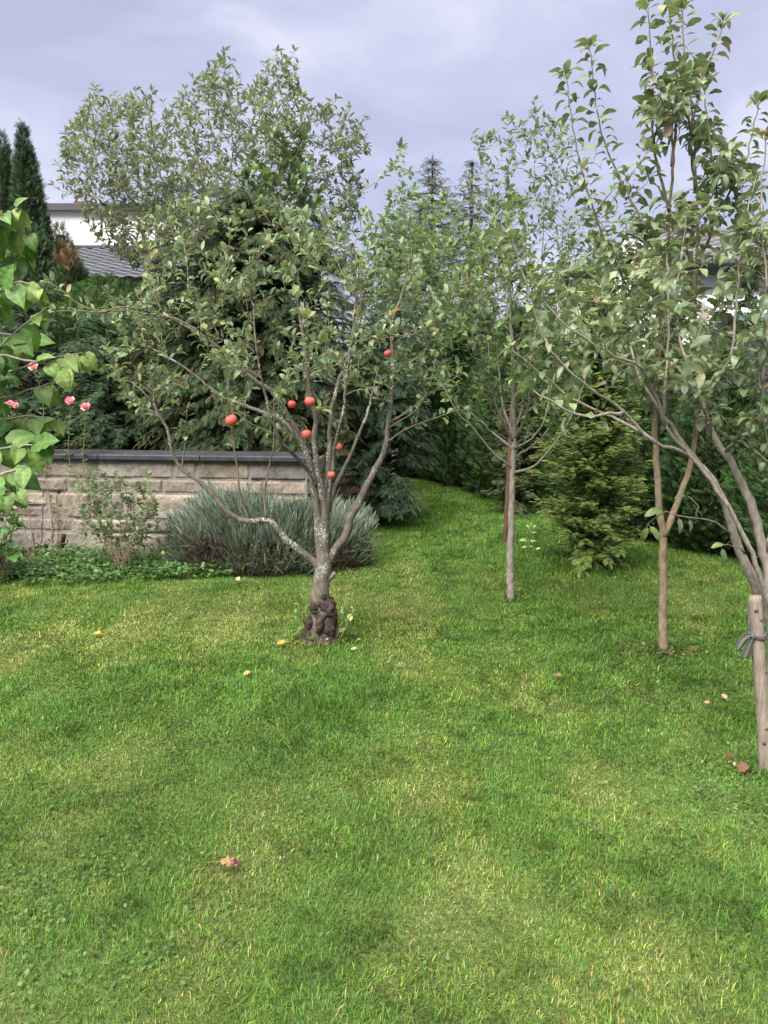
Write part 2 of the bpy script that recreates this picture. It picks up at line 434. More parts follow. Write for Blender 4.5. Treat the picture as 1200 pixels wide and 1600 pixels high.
class Tree:
    def __init__(s, name, label, cat, base, bark, twig, leafm, seed, group=None):
        s.r = np.random.default_rng(seed); s.base = np.asarray(base, float)
        s.root = thing(name, label, cat, base, group)
        s.bark, s.twigm, s.leafm = bark, twig, leafm
        s.limbname = 'limb'; s.P, s.D, s.R = [], [], []; s.limbs = []; s.trunk = Acc(); s.tw = Acc(); s.lv = Acc(); s.paths = []
    def reg(s, p, rad):
        T = nrm(np.gradient(p, axis=0)); s.P += list(p); s.D += list(T); s.R += list(rad)
    def limb(s, pts, r0, r1, acc=None, sides=8, lump=.08, jit=.0026, leafy=False, reg=True):
        p = catmull(pts, .04); n = len(p)
        j = s.r.normal(0, jit, (n, 3)); j[0] = 0
        p = p + j; rad = np.linspace(0, 1, n) ** .8 * (r1 - r0) + r0
        a = acc
        if a is None: a = Acc(); s.limbs.append(a)
        tube(a, p, rad, sides, (1, 1, 1), lump, int(s.r.integers(999)))
        if reg: s.reg(p, rad)
        if leafy: s.paths.append((p, rad))
        return p
    def attach(s, T, up=.5, rcap=.012, tipr=.0016, wob=.012, minfrac=.1, low=1.5, ang=.6, register=True):
        Pn = np.array(s.P); d = T - Pn; ds = np.linalg.norm(d, axis=1) + 1e-6
        cosa = (np.array(s.D) * d).sum(1) / ds
        cost = ds + low * np.maximum(0, Pn[:, 2] + .08 - T[2]) + ang * ds * np.maximum(0, .5 - cosa) + .15 * (np.array(s.R) < .003)
        i = int(np.argmin(cost)); p0 = Pn[i]; dist = ds[i]; dn = d[i] / dist
        d0 = nrm(.55 * np.array(s.D[i]) + .75 * dn); d1 = nrm(dn + up * UP)
        b = [p0, p0 + d0 * dist * .35, T - d1 * dist * .35, T]
        n = max(5, int(dist / .06)); t = np.linspace(0, 1, n)[:, None]
        p = (1 - t) ** 3 * b[0] + 3 * (1 - t) ** 2 * t * b[1] + 3 * (1 - t) * t * t * b[2] + t ** 3 * b[3]
        j = np.cumsum(s.r.normal(0, wob * .5, (n, 3)), 0) * np.sin(np.pi * t); p = p + j
        r0 = min(rcap * (.35 + .65 * min(1, dist / .8)), s.R[i] * .8); r0 = max(r0, tipr * 1.3)
        rad = r0 + (tipr - r0) * np.linspace(0, 1, n) ** .8
        tube(s.tw, p, rad, 5 if r0 > .004 else 4, (1, 1, 1), .1, 3)
        if register: s.reg(p[1:], rad[1:])
        s.paths.append((p, rad)); return p
    def leaves(s, tpls, size, spacing, pal, wts, start=.25, droop=.0, upk=.25, tuft=4, cluster=1, jit=.14, maxr=.008, paths=None, out=.9, tk=.45, zj=.35):
        pos, yd, zd = [], [], []
        r = s.r
        for p, rad in (paths or s.paths):
            seg = np.linalg.norm(np.diff(p, axis=0), axis=1); L_ = np.r_[0, np.cumsum(seg)]; tot = L_[-1]
            if tot < .03: continue
            l = np.arange(tot * start + r.uniform(0, spacing), tot, spacing); l = l + r.normal(0, spacing * .2, len(l))
            l = np.clip(l, 0, tot)
            q = np.stack([np.interp(l, L_, p[:, k]) for k in range(3)], -1)
            rr = np.interp(l, L_, rad)
            q = q[rr < maxr]
            T = nrm(np.gradient(p, axis=0)); Tq = np.stack([np.interp(l, L_, T[:, k]) for k in range(3)], -1)[rr < maxr]
            az = r.uniform(0, 6.28) + np.arange(len(q)) * 2.4 + r.normal(0, .3, len(q))
            for cl in range(cluster):
                a = nrm(np.cross(Tq, A(.3, .2, .9) + 0 * Tq)); b = np.cross(Tq, a)
                azz = az + cl * 2.2 + r.normal(0, .3, len(q))
                rad_d = np.cos(azz)[:, None] * a + np.sin(azz)[:, None] * b
                y = nrm(Tq * tk + rad_d * out + UP * upk - UP * droop * r.uniform(.4, 1.2, (len(q), 1)) + r.normal(0, .15, (len(q), 3)))
                pos.append(q + rad_d * .003); yd.append(y)
            if tuft:
                n = tuft; a = nrm(np.cross(T[-1], A(.3, .2, .9))); b = np.cross(T[-1], a)
                az2 = r.uniform(0, 6.28) + np.arange(n) * 2.4
                y = nrm(T[-1] * (.45 + tk) + .8 * (np.cos(az2)[:, None] * a + np.sin(az2)[:, None] * b) + UP * upk - UP * droop * .5)
                pos.append(np.repeat(p[-1:], n, 0)); yd.append(y)
        pos = np.concatenate(pos); yd = np.concatenate(yd); N = len(pos)
        zd = UP + r.normal(0, zj, (N, 3)); zd = zd - yd * (zd * yd).sum(1, keepdims=True)
        sz = size * np.clip(r.normal(1, .2, N), .5, 1.5)
        col = mixcol(N, pal, wts, jit, r)
        k = r.integers(0, len(tpls), N)
        for i, tp in enumerate(tpls):
            mk = k == i
            scatter(s.lv, tp, pos[mk], yd[mk], zd[mk], sz[mk], col[mk], r.uniform(.8, 1.15, mk.sum()))
        return N
    def done(s, leafname='leaves'):
        s.trunk.build('trunk', s.bark, s.root, s.base)
        for a in s.limbs: a.build(s.limbname, s.bark, s.root, s.base)
        s.tw.build('twigs', s.twigm, s.root, s.base)
        s.lv.build(leafname, s.leafm, s.root, s.base)
        return s.root
def in_poly(pt, poly):
    x, y = pt; c = False; j = len(poly) - 1
    for i in range(len(poly)):
        xi, yi = poly[i]; xj, yj = poly[j]
        if (yi > y) != (yj > y) and x < (xj - xi) * (y - yi) / (yj - yi) + xi: c = not c
        j = i
    return c
def samp(poly, n, Y, dY, r, bias=None):
    """n points spread through a crown volume whose outline is known from the photograph"""
    poly = np.array(poly, float); lo, hi = poly.min(0), poly.max(0); out = []; cx = (lo + hi) / 2
    while len(out) < n:
        q = r.uniform(lo, hi)
        if not in_poly(q, poly): continue
        if bias is not None and r.random() > bias(q): continue
        e = min(1, np.linalg.norm((q - cx) / (hi - lo) * 2))
        out.append(P(q[0], q[1], Y + r.uniform(-1, 1) * dY * math.sqrt(max(.08, 1 - e * e))))
    return np.array(out)

# ------------------------------------------------------------------ ground, lawn
acc = Acc(); acc.quad([(-300, -60, -.03), (300, -60, -.03), (300, 600, -.03), (-300, 600, -.03)], [[0, 1, 2, 3]])
tag(acc.build('ground', M['soil']), kind='structure')
nx, ny = 90, 110
gx, gy = np.meshgrid(np.linspace(-9, 9, nx), np.linspace(-3, 16, ny))
gz = (fbm(np.c_[gx.ravel(), gy.ravel()], 1.3, 5) - .5) * .03
acc = Acc(); ii = (np.arange(ny - 1)[:, None] * nx + np.arange(nx - 1)[None]).ravel()
acc.quad(np.c_[gx.ravel(), gy.ravel(), gz], np.stack([ii, ii + 1, ii + nx + 1, ii + nx], -1))
tag(acc.build('lawn', M['lawn']), kind='structure')

WA, WB = A(-7.5, 7.75, 0), A(-.7, 6.94, 0)            # front foot of the garden wall
wdir = nrm(WB - WA); wnor = A(wdir[1], -wdir[0], 0)      # faces the camera
BED = [(-9, 9), (-9, 6.5), tuple(G(0, 917)[:2]), tuple(G(130, 915)[:2]), tuple(G(250, 908)[:2]), tuple(G(420, 900)[:2]), tuple(G(540, 886)[:2]), tuple(G(592, 862)[:2]), tuple(G(600, 830)[:2]), tuple(G(640, 806)[:2]), tuple(G(645, 770)[:2]), (-.2, 14), (-9, 14)]
BEDG = [(-9, 9), (-9, 6.75), tuple(G(0, 903)[:2]), tuple(G(130, 902)[:2]), tuple(G(250, 896)[:2]), tuple(G(420, 888)[:2]), tuple(G(530, 878)[:2]), tuple(G(570, 858)[:2]), tuple(G(575, 830)[:2]), tuple(G(590, 800)[:2]), tuple(G(600, 770)[:2]), (-.4, 14), (-9, 14)]
HEDGE = [(4.6, 4.6), (3.45, 6.5), (2.2, 9.3), (1.0, 12.2), (.35, 13.3), (-.8, 13.8)]
def poly_mask(xy, poly):
    x, y = xy[:, 0], xy[:, 1]; c = np.zeros(len(x), bool); j = len(poly) - 1
    for i in range(len(poly)):
        xi, yi = poly[i]; xj, yj = poly[j]
        k = ((yi > y) != (yj > y)) & (x < (xj - xi) * (y - yi) / (yj - yi + 1e-12) + xi); c ^= k; j = i
    return c
def hedge_mask(xy):
    h = HEDGE[::-1]
    return poly_mask(xy, [tuple(p) for p in HEDGE] + [(-.8, 30), (30, 30), (30, 4.6)])

acc = Acc()
bp = np.array([(x, y, .018) for x, y in BEDG]); c0 = A(-5, 9, .022)
acc.add(np.r_[[c0], bp], [(0, i + 1, (i + 1) % len(bp) + 1) for i in range(len(bp))])
tag(acc.build('garden_bed', M['soil']), kind='structure')

# dry and darker patches of the lawn: (px, py, radius m, dryness, darkness)
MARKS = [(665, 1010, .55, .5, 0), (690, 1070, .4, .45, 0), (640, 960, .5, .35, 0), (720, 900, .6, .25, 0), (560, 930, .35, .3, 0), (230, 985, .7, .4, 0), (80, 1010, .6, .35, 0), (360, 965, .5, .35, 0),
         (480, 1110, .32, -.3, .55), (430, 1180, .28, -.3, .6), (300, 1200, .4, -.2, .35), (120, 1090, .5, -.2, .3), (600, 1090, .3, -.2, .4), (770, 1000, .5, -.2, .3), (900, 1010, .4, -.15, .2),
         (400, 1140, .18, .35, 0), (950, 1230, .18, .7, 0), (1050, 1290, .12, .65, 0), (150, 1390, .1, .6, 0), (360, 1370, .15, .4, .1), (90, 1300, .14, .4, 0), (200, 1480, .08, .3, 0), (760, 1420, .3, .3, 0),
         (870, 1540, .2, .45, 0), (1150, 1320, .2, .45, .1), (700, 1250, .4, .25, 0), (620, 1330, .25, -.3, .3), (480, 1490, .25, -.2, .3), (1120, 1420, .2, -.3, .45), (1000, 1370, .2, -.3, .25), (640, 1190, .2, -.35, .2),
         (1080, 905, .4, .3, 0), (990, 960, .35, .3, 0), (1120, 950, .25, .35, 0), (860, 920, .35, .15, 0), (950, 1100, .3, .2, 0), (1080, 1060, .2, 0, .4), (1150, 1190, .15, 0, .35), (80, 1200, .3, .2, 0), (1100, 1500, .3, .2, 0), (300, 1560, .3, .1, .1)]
def lawn_fields(xy):
    dry = (fbm(xy, .75, 21, 4) - .47) * 1.9 + (fbm(xy, .16, 22, 2) - .5) * .8
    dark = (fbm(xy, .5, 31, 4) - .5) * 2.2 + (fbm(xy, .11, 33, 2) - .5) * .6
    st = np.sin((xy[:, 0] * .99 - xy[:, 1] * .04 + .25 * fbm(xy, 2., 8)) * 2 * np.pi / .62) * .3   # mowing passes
    dry = dry + st - .45 * np.clip((xy[:, 1] - 5.8) / 3, 0, 1); dark = dark + .35 * np.clip((xy[:, 1] - 6.3) / 3, 0, 1)   # back grass greener, with the corridor's shade painted into its colour
    for px, py, r, a, b in MARKS:
        c = G(px, py)[:2]; d2 = ((xy - c) ** 2).sum(1) / (r * r)
        g = np.exp(-d2 * 1.3); dry = dry + 1.25 * a * g; dark = dark + 1.3 * b * g
    return np.clip(dry, -1, 1.2), np.clip(dark, -1, 1.2)
TUFTS = [(*G(502, 999)[:2], .16), (*G(798, 938)[:2], .1), (*G(1036, 1018)[:2], .1), (*G(1198, 1206)[:2], .1), (1.72, 3.42, .14), (*G(925, 882)[:2], .4)]
def blades():
    NB = 1400000
    d = rng.uniform(1.15, 13.5, NB); x = rng.uniform(-1, 1, NB) * (.62 * d + .55)
    # keep blades-per-screen-area even: thin out by acceptance
    xy = np.c_[x, d]
    keep = rng.random(NB) < np.clip(1.15 - d * .045, .4, 1)
    keep &= ~poly_mask(xy + (np.stack([vnoise(xy, .11, 3), vnoise(xy, .13, 9)], 1) - .5) * .35 + rng.normal(0, .03, xy.shape), BEDG) & ~hedge_mask(xy)
    xy = xy[keep]; n = len(xy); d = xy[:, 1]
    dry, dark = lawn_fields(xy)
    tall = fbm(xy, .35, 41, 3)
    h = (.010 + .019 * tall) * np.exp(rng.normal(0, .28, n)) * (1 - .3 * np.clip(dry, 0, 1)) * (1 + .25 * np.clip(dark, 0, 1))
    far = np.clip((d - 2) / 8, 0, 1)
    wd = (.00125 + .004 * far) * np.exp(rng.normal(0, .22, n))
    h = h * (1 + .35 * far)
    for bx, by, br in TUFTS: h = h * (1 + 1.9 * np.exp(-((xy[:, 0] - bx) ** 2 + (xy[:, 1] - by) ** 2) / br ** 2) * rng.uniform(.3, 1.2, n))
    lean = fbm(xy, .25, 51, 2) * 12; az = lean + rng.normal(0, 1.6, n)
    tilt = np.clip(np.abs(rng.normal(.72, .38, n)), .05, 1.4)
    ld = np.c_[np.cos(az), np.sin(az), np.zeros(n)]
    wv = np.c_[-np.sin(az + rng.normal(0, .5, n)), np.cos(az), np.zeros(n)]
    z0 = (fbm(xy, 1.3, 5) - .5) * .03 - .002
    b = np.c_[xy, z0]
    mid = b + (ld * np.sin(tilt * .7)[:, None] + UP * np.cos(tilt * .7)[:, None]) * (h * .55)[:, None]
    tip = mid + (ld * np.sin(tilt * 1.35)[:, None] + UP * np.cos(tilt * 1.35)[:, None]) * (h * .5)[:, None]
    W = wv * wd[:, None]
    # colours
    lush, norm_, blue = A(.05, .145, .016), A(.116, .215, .028), A(.08, .18, .045)
    yel, straw = A(.225, .27, .05), A(.37, .31, .14)
    u = rng.random(n); c = np.where((u < .55)[:, None], norm_, np.where((u < .78)[:, None], lush, blue))
    py = np.clip(.07 + dry * .48, 0, .8); c = np.where((rng.random(n) < py)[:, None], yel, c)
    ps = np.clip(.008 + (dry - .26) * .3, 0.006, .42); c = np.where((rng.random(n) < ps)[:, None], straw, c)
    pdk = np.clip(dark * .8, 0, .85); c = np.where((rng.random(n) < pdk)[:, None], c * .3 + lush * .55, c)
    c = c * np.exp(rng.normal(0, .22, (n, 1)))
    hol = fbm(xy, .09, 61, 2); h_ = None
    c = c * np.where(hol < .34, .66, 1.)[:, None]  # shade in hollows between clumps, painted into the blade colour
    near = d < 5.2
    V = np.stack([b - W, b + W, mid + W * .75, mid - W * .75, tip], 1)
    acc = Acc()
    Vn = V[near]; k = len(Vn)
    acc.add(Vn.reshape(-1, 3), (np.array([(0, 1, 2), (0, 2, 3), (3, 2, 4)])[None] + (np.arange(k) * 5)[:, None, None]).reshape(-1, 3), np.repeat(c[near], 5, 0))
    Vf = V[~near][:, [0, 1, 4]]; k = len(Vf)
    acc.add(Vf.reshape(-1, 3), np.arange(k * 3).reshape(-1, 3), np.repeat(c[~near], 3, 0))
    o = acc.build('lawn_grass', M['grass']); tag(o, 'short mown green lawn grass with dry yellow patches', 'grass', kind='stuff')
blades()

# clover and small weeds in the lawn
acc = Acc()
spots = [(800, 936, .2, 150), (750, 1025, .06, 24), (330, 1075, .08, 40), (1160, 1230, .28, 220), (1120, 1260, .22, 140), (190, 1355, .14, 90), (60, 1430, .16, 90), (30, 1380, .14, 70), (640, 985, .1, 50), (1045, 1020, .1, 40), (890, 975, .1, 40), (60, 1540, .2, 100), (480, 1270, .1, 40), (610, 985, .07, 25), (1050, 1330, .1, 40), (920, 1300, .08, 30), (250, 1500, .12, 50), (110, 1250, .12, 50), (700, 1500, .1, 30), (860, 1380, .12, 40), (1140, 1090, .1, 30), (510, 1000, .12, 40), (1035, 900, .1, 30)]
for px, py, r_, n in spots:
    c = G(px, py); q = c + np.c_[rng.normal(0, r_ * .55, (n, 2)), rng.uniform(.006, .022, n)]
    y = np.c_[rng.normal(0, 1, (n, 2)), rng.uniform(-.1, .5, n)]
    scatter(acc, LEAF_ROUND[0], q, y, UP + rng.normal(0, .3, (n, 3)), rng.uniform(.009, .017, n), mixcol(n, [(.07, .15, .03), (.085, .165, .04), (.05, .115, .03)], [4, 3, 3]))
tag(acc.build('clover', M['leaf']), 'small round leaved clover and weeds growing in the lawn', 'clover', kind='stuff')

# ------------------------------------------------------------------ garden wall
def garden_wall():
    root = thing('stone_wall', 'low beige rough stone garden wall with dark slate coping', 'wall', (WA + WB) / 2)
    L_ = np.linalg.norm(WB - WA); r = np.random.default_rng(5)
    st = Acc(); Htot = .9
    pal = [(.27, .225, .175), (.24, .205, .17), (.215, .185, .16), (.285, .245, .195), (.25, .22, .19), (.2, .175, .16)]
    def block(x0, x1, z0, z1, O=WA, dr=wdir, nr=wnor):
        g = .0045; x0 += g; x1 -= g; z0 += g; z1 -= g
        nx_, nz_ = max(5, int((x1 - x0) / .022)), max(4, int((z1 - z0) / .022))
        nx_ *= 2; nz_ *= 2; u, v = np.meshgrid(np.linspace(0, 1, nx_), np.linspace(0, 1, nz_)); u = u.ravel(); v = v.ravel()
        X = x0 + u * (x1 - x0); Z = z0 + v * (z1 - z0)
        ed = np.minimum(np.minimum(u * (x1 - x0), (1 - u) * (x1 - x0)), np.minimum(v * (z1 - z0), (1 - v) * (z1 - z0)))
        q = np.c_[X, Z]; sd_ = int(r.integers(9999))
        e_ = np.clip(ed / .016, 0, 1) ** .5
        dd = e_ * (.005 + .06 * np.abs(fbm(q, .26, sd_, 4) - .45) + .016 * np.abs(fbm(q, .06, sd_ + 3, 3) - .5) + .02 * (v - .5) * r.uniform(-1, 1) + .016 * (u - .5) * r.uniform(-1, 1))
        V = O + dr * X[:, None] + nr * (dd - .012 * (ed < 1e-6))[:, None] + UP * Z[:, None]
        i = (np.arange(nz_ - 1)[:, None] * nx_ + np.arange(nx_ - 1)[None]).ravel()
        st.quad(V, np.stack([i, i + 1, i + nx_ + 1, i + nx_], -1), np.array(pal[r.integers(len(pal))]) * r.uniform(.85, 1.15))
    z = 0.0; heights = [.21, .13, .25, .14, .17]
    for h in heights:
        x = -r.uniform(0, .3)
        while x < L_:
            w_ = r.uniform(.22, .75) if h > .15 else r.uniform(.3, .8); x1 = min(x + w_, L_)
            if L_ - x1 < .12: x1 = L_
            if h > .18 and r.random() < .3 and x1 - x > .3:
                s_ = h * r.uniform(.38, .6); m_ = x + (x1 - x) * r.uniform(.3, .7)
                block(x, x1, z, z + s_); block(x, m_, z + s_, z + h); block(m_, x1, z + s_, z + h)
            else: block(x, x1, z, z + h)
            x = x1
        z += h
    z = 0
    for h in heights:
        x = 0
        while x < 1.0:
            x1 = min(1.0, x + r.uniform(.25, .6)); block(x, x1, z, z + h, WB + wdir * .004, -wnor, wdir); x = x1
        z += h
    st.build('stonework', M['stone'], root, (WA + WB) / 2)
    mo = Acc(); c = (WA + WB) / 2; ang = math.atan2(wdir[1], wdir[0])
    box(mo, c - wnor * .1285 + UP * Htot / 2, (L_, .26, Htot), rot=ang)
    mo.build('mortar_core', M['mortar'], root, c, smooth=False)
    n = 7; sl = L_ / n
    for i in range(n):
        a = Acc(); cc = WA + wdir * (sl * (i + .5)) - wnor * .12 + UP * (Htot + .03)
        w2 = sl / 2 - .004; tn_ = np.ones(3) * r.uniform(.75, 1.3)
        # slab with a weathered top and a small drip edge
        prof = [(-.19, 0), (.185, 0), (.195, .012), (.195, .045), (.185, .056), (-.18, .066), (-.19, .052)]
        V = [WA * 0 + cc + wdir * s_ * w2 + wnor * p[0] + UP * (p[1] - .028) for s_ in (-1, 1) for p in prof]
        k = len(prof); V = np.array(V)
        for j in range(k):
            j2 = (j + 1) % k; a.quad(V[[j, j2, k + j2, k + j]], [[0, 3, 2, 1]], tn_)
        for s_ in (0, k):
            a.add(np.r_[[V[s_:s_ + k].mean(0)], V[s_:s_ + k]], [(0, 1 + j, 1 + (j + 1) % k) for j in range(k)], tn_)
        a.build('coping_slab', M['coping'], root, c, smooth=False)
garden_wall()
# soil of the raised terrace behind the wall
acc = Acc()
b1 = WA - wnor * .3; b2 = WB - wnor * .3; b3 = A(-1.0, 13.5, 0); b4 = A(-12, 13.5, 0); b5 = A(-12, 8.2, 0)
top = [p + UP * .84 for p in (b1, b2, b3, b4, b5)]
acc.add(np.array(top), [(0, 1, 2), (0, 2, 3), (0, 3, 4)])
for p, q in ((b2, b3), (b1, b2), (b3, b4)):
    acc.quad([p, q, q + UP * .84, p + UP * .84], [[0, 1, 2, 3]])
tag(acc.build('raised_bed', M['soil'], smooth=False), kind='structure')

# ground cover along the wall foot
def ground_cover():
    a = Acc(); n = 5200
    x = rng.uniform(0, 500, n * 3); y = rng.uniform(862, 918, n * 3)
    pts = np.array([G(px, py) for px, py in zip(x, y)])
    ins = poly_mask(pts[:, :2], BED); ins &= ((pts[:, :2] - WA[:2]) @ wnor[:2] > .03)
    dens = fbm(pts[:, :2], .3, 77); ins &= dens + rng.normal(0, .08, len(pts)) > .36
    pts = pts[ins][:n]; n = len(pts)
    pts[:, 2] = .02 + np.abs(rng.normal(0, .035, n)) * (.6 + fbm(pts[:, :2], .25, 78))
    yd = np.c_[rng.normal(0, 1, (n, 2)), rng.uniform(-.2, .6, n)]
    k = rng.random(n) < .55
    col = mixcol(n, [(.05, .12, .03), (.08, .17, .04), (.035, .085, .025), (.12, .17, .05)], [4, 3, 3, 1])
    scatter(a, LEAF_ROUND[0], pts[k], yd[k], (UP + rng.normal(0, .4, (n, 3)))[k], rng.uniform(.022, .042, n)[k], col[k])
    scatter(a, LEAF_MID[0], pts[~k], yd[~k], (UP + rng.normal(0, .4, (n, 3)))[~k], rng.uniform(.03, .06, n)[~k], col[~k])
    tag(a.build('ground_cover', M['leaf']), 'low green weeds and ivy covering the bed below the stone wall', 'ground cover', kind='stuff')
ground_cover()

# ------------------------------------------------------------------ centre apple tree
APAL = [(.12, .17, .078), (.16, .205, .105), (.085, .13, .056), (.2, .225, .08), (.42, .27, .05)]
AWT = [40, 28, 20, 10, .5]
def apple_tree():
    Y = 4.83
    base = G(502, 999); base[2] = 0
    Y = base[1]
    t = Tree('apple_tree', 'gnarled old apple tree with red apples and lichen spotted limbs on the open lawn', 'tree', base, M['bark'], M['twig'], M['leaf'], 3)
    q = lambda px, py, dy=0: P(px, py, Y + dy)
    tr = catmull([q(503, 1004), q(502, 985), q(503, 960), q(500, 935), q(502, 912), q(505, 885), q(504, 860), q(501, 825), q(497, 785)], .02)
    rad = np.interp(np.linspace(0, 1, len(tr)), [0, .1, .2, .3, .4, .55, .7, 1], [.095, .082, .078, .07, .052, .05, .046, .03])
    tube(t.trunk, tr, rad, 20, (1, 1, 1), .22, 4); t.reg(tr[len(tr) // 2:], rad[len(tr) // 2:])
    # burls and gnarled dark bark at the foot
    bl = Acc(); r = np.random.default_rng(8)
    low = catmull([q(504, 1006), q(502, 985), q(504, 960), q(500, 938), q(500, 925)], .006)
    tube(bl, low, np.interp(np.linspace(0, 1, len(low)), [0, .25, .6, .85, 1], [.13, .09, .08, .07, .03]), 60, (1, 1, 1), .7, 91, True, .05)
    for px, py, dy, rr in ((490, 948, -.05, .042), (505, 932, -.045, .036), (497, 917, -.035, .022), (518, 955, -.03, .045), (485, 972, -.05, .045), (512, 985, -.07, .05), (522, 990, -.02, .05), (487, 996, -.04, .04), (500, 965, -.06, .04)):
        c = q(px, py, dy); pp = np.array([c + A(0, -.6, .1) * rr * s_ for s_ in np.linspace(-1, 1, 22)])
        tube(bl, pp, .8 * rr * np.sqrt(np.clip(1 - np.linspace(-.99, .99, 22) ** 2, .02, 1)), 26, r.uniform(.7, 1.2) * np.ones(3), .9, int(r.integers(99)), True, rr * .75)
    bl.build('burl', M['old_bark'], t.root, base)
    stub = Acc(); tube(stub, catmull([q(508, 915), q(515, 905, -.02), q(524, 895, -.03)], .01), [.02, .017, .015, .014, .012, .012][:len(catmull([q(508, 915), q(515, 905, -.02), q(524, 895, -.03)], .01))] if False else .014, 8, (1, 1, 1), .2, 2)
    stub.build('branch_stub', M['bark'], t.root, base)
    L_ = t.limb
    L_([q(505, 890), q(500, 850), q(496, 800, -.02), q(490, 755, -.03), q(481, 715, -.04), q(466, 678, -.06), q(443, 640, -.08), q(425, 612, -.1), q(390, 588, -.12), q(345, 547, -.15), q(305, 518, -.15), q(255, 490, -.15)], .034, .006)
    L_([q(507, 880), q(508, 800, -.04), q(498, 745, -.06), q(491, 690, -.08), q(494, 655, -.08), q(487, 630, -.1), q(478, 560, -.12), q(470, 500, -.1), q(455, 420, -.05)], .03, .005)
    L_([q(508, 860), q(507, 790, .06), q(514, 740, .1), q(515, 690, .14), q(519, 640, .16), q(532, 590, .2), q(548, 540, .22), q(556, 470, .25), q(560, 400, .25)], .026, .005)
    L_([q(506, 892), q(518, 866, .0), q(537, 842, 0), q(547, 812, .02), q(566, 774, .05), q(585, 736, .08), q(600, 708, .1), q(607, 662, .12), q(613, 600, .15), q(612, 540, .18), q(612, 505, .2), q(628, 462, .22), q(640, 420, .2)], .03, .006)
    L_([q(505, 892), q(478, 868, -.03), q(447, 842, -.06), q(420, 813, -.08), q(398, 815, -.1), q(374, 812, -.11), q(353, 798, -.12), q(333, 774, -.13), q(308, 750, -.15), q(286, 735, -.15), q(271, 710, -.16), q(259, 668, -.18), q(240, 630, -.2)], .027, .007)
    L_([q(513, 800, .05), q(524, 760, .1), q(542, 722, .15), q(556, 690, .2), q(575, 640, .25), q(590, 580, .3)], .017, .005)
    L_([q(472, 690, -.05), q(440, 655, .1), q(400, 640, .2), q(345, 618, .28), q(290, 575, .3), q(230, 540, .3)], .017, .005)
    L_([q(499, 760, -.03), q(470, 720, -.2), q(440, 690, -.33), q(415, 620, -.42), q(400, 540, -.45), q(395, 470, -.42)], .016, .004)
    L_([q(510, 820, .03), q(516, 760, -.1), q(524, 700, -.2), q(536, 640, -.3), q(545, 560, -.35), q(560, 480, -.35)], .016, .004)
    sm = lambda pts, r0, r1: L_(pts, r0, r1, acc=t.tw, sides=6, leafy=True)
    sm([q(415, 813, -.08), q(414, 765, -.1), q(420, 735, -.12), q(428, 690, -.15), q(428, 620, -.15)], .009, .003)
    sm([q(390, 814, -.1), q(378, 785, -.12), q(372, 745, -.14), q(365, 690, -.15), q(358, 640, -.15), q(352, 570, -.15)], .008, .002)
    sm([q(285, 735, -.15), q(288, 690, -.15), q(292, 640, -.2)], .006, .002)
    sm([q(345, 547, -.15), q(280, 500, -.2), q(200, 487, -.2), q(140, 482, -.2), q(100, 458, -.2), q(75, 440, -.2)], .008, .002)
    sm([q(250, 490, -.15), q(200, 480, -.3), q(150, 487, -.35), q(90, 486, -.35)], .006, .002)
    sm([q(608, 660, .12), q(640, 640, .1), q(680, 610, .1), q(720, 585, .1)], .007, .002)
    sm([q(604, 690, .1), q(640, 668, .05), q(690, 650, .05), q(725, 640, .05)], .006, .002)
    sm([q(606, 670, .1), q(650, 640, -.05), q(672, 600, -.05), q(680, 560, -.05)], .006, .002)
    poly = [(150, 470), (215, 400), (240, 330), (330, 300), (400, 335), (480, 320), (560, 300), (625, 265), (660, 400), (690, 520), (670, 620), (610, 640), (560, 690), (480, 660), (420, 650), (330, 690), (265, 690), (225, 640), (165, 600), (160, 540)]
    T = samp(poly, 250, Y, .85, t.r, lambda p: 1.0 if p[1] < 600 else .35)
    T = T[np.argsort(np.linalg.norm(T - q(500, 700), axis=1))]
    for x in T: t.attach(x, up=.5, rcap=.0075, wob=.02)
    for px, py, dy in ((330, 300, 0), (265, 345, -.3), (300, 330, .2), (410, 330, -.1), (455, 350, -.3), (440, 320, .2), (500, 330, .2), (545, 310, .3), (600, 275, .3), (625, 235, .3), (575, 340, -.2), (660, 400, .2), (230, 360, .1), (470, 380, -.5), (390, 400, -.5)):
        t.attach(q(px, py, dy), up=1.2, rcap=.007, wob=.012)
    n = t.leaves(LEAF, .05, .046, APAL, AWT, start=.25, upk=.25, tuft=4, cluster=2, maxr=.005)
    # basal shoots
    for px, py in ((470, 945), (466, 962), (540, 935), (548, 958), (535, 1010), (490, 1000)):
        b = q(505 + (px - 505) * .55, 995, -.05); b[2] = .0
        tp = q(px, py, -.08); p = catmull([b, (b + tp) / 2 + A(.01, 0, .01), tp], .03); sh = Acc(); tube(sh, p, .003, 4); sh.build('basal_shoot', M['bark_brown'], t.root, base)
        t.leaves([LEAF_MID[0]], .05, .03, [(.12, .24, .05), (.16, .27, .06)], [1, 1], start=.2, upk=.4, tuft=4, paths=[(p, np.full(len(p), .003))])
    t.done()
    return t
apple_tree()

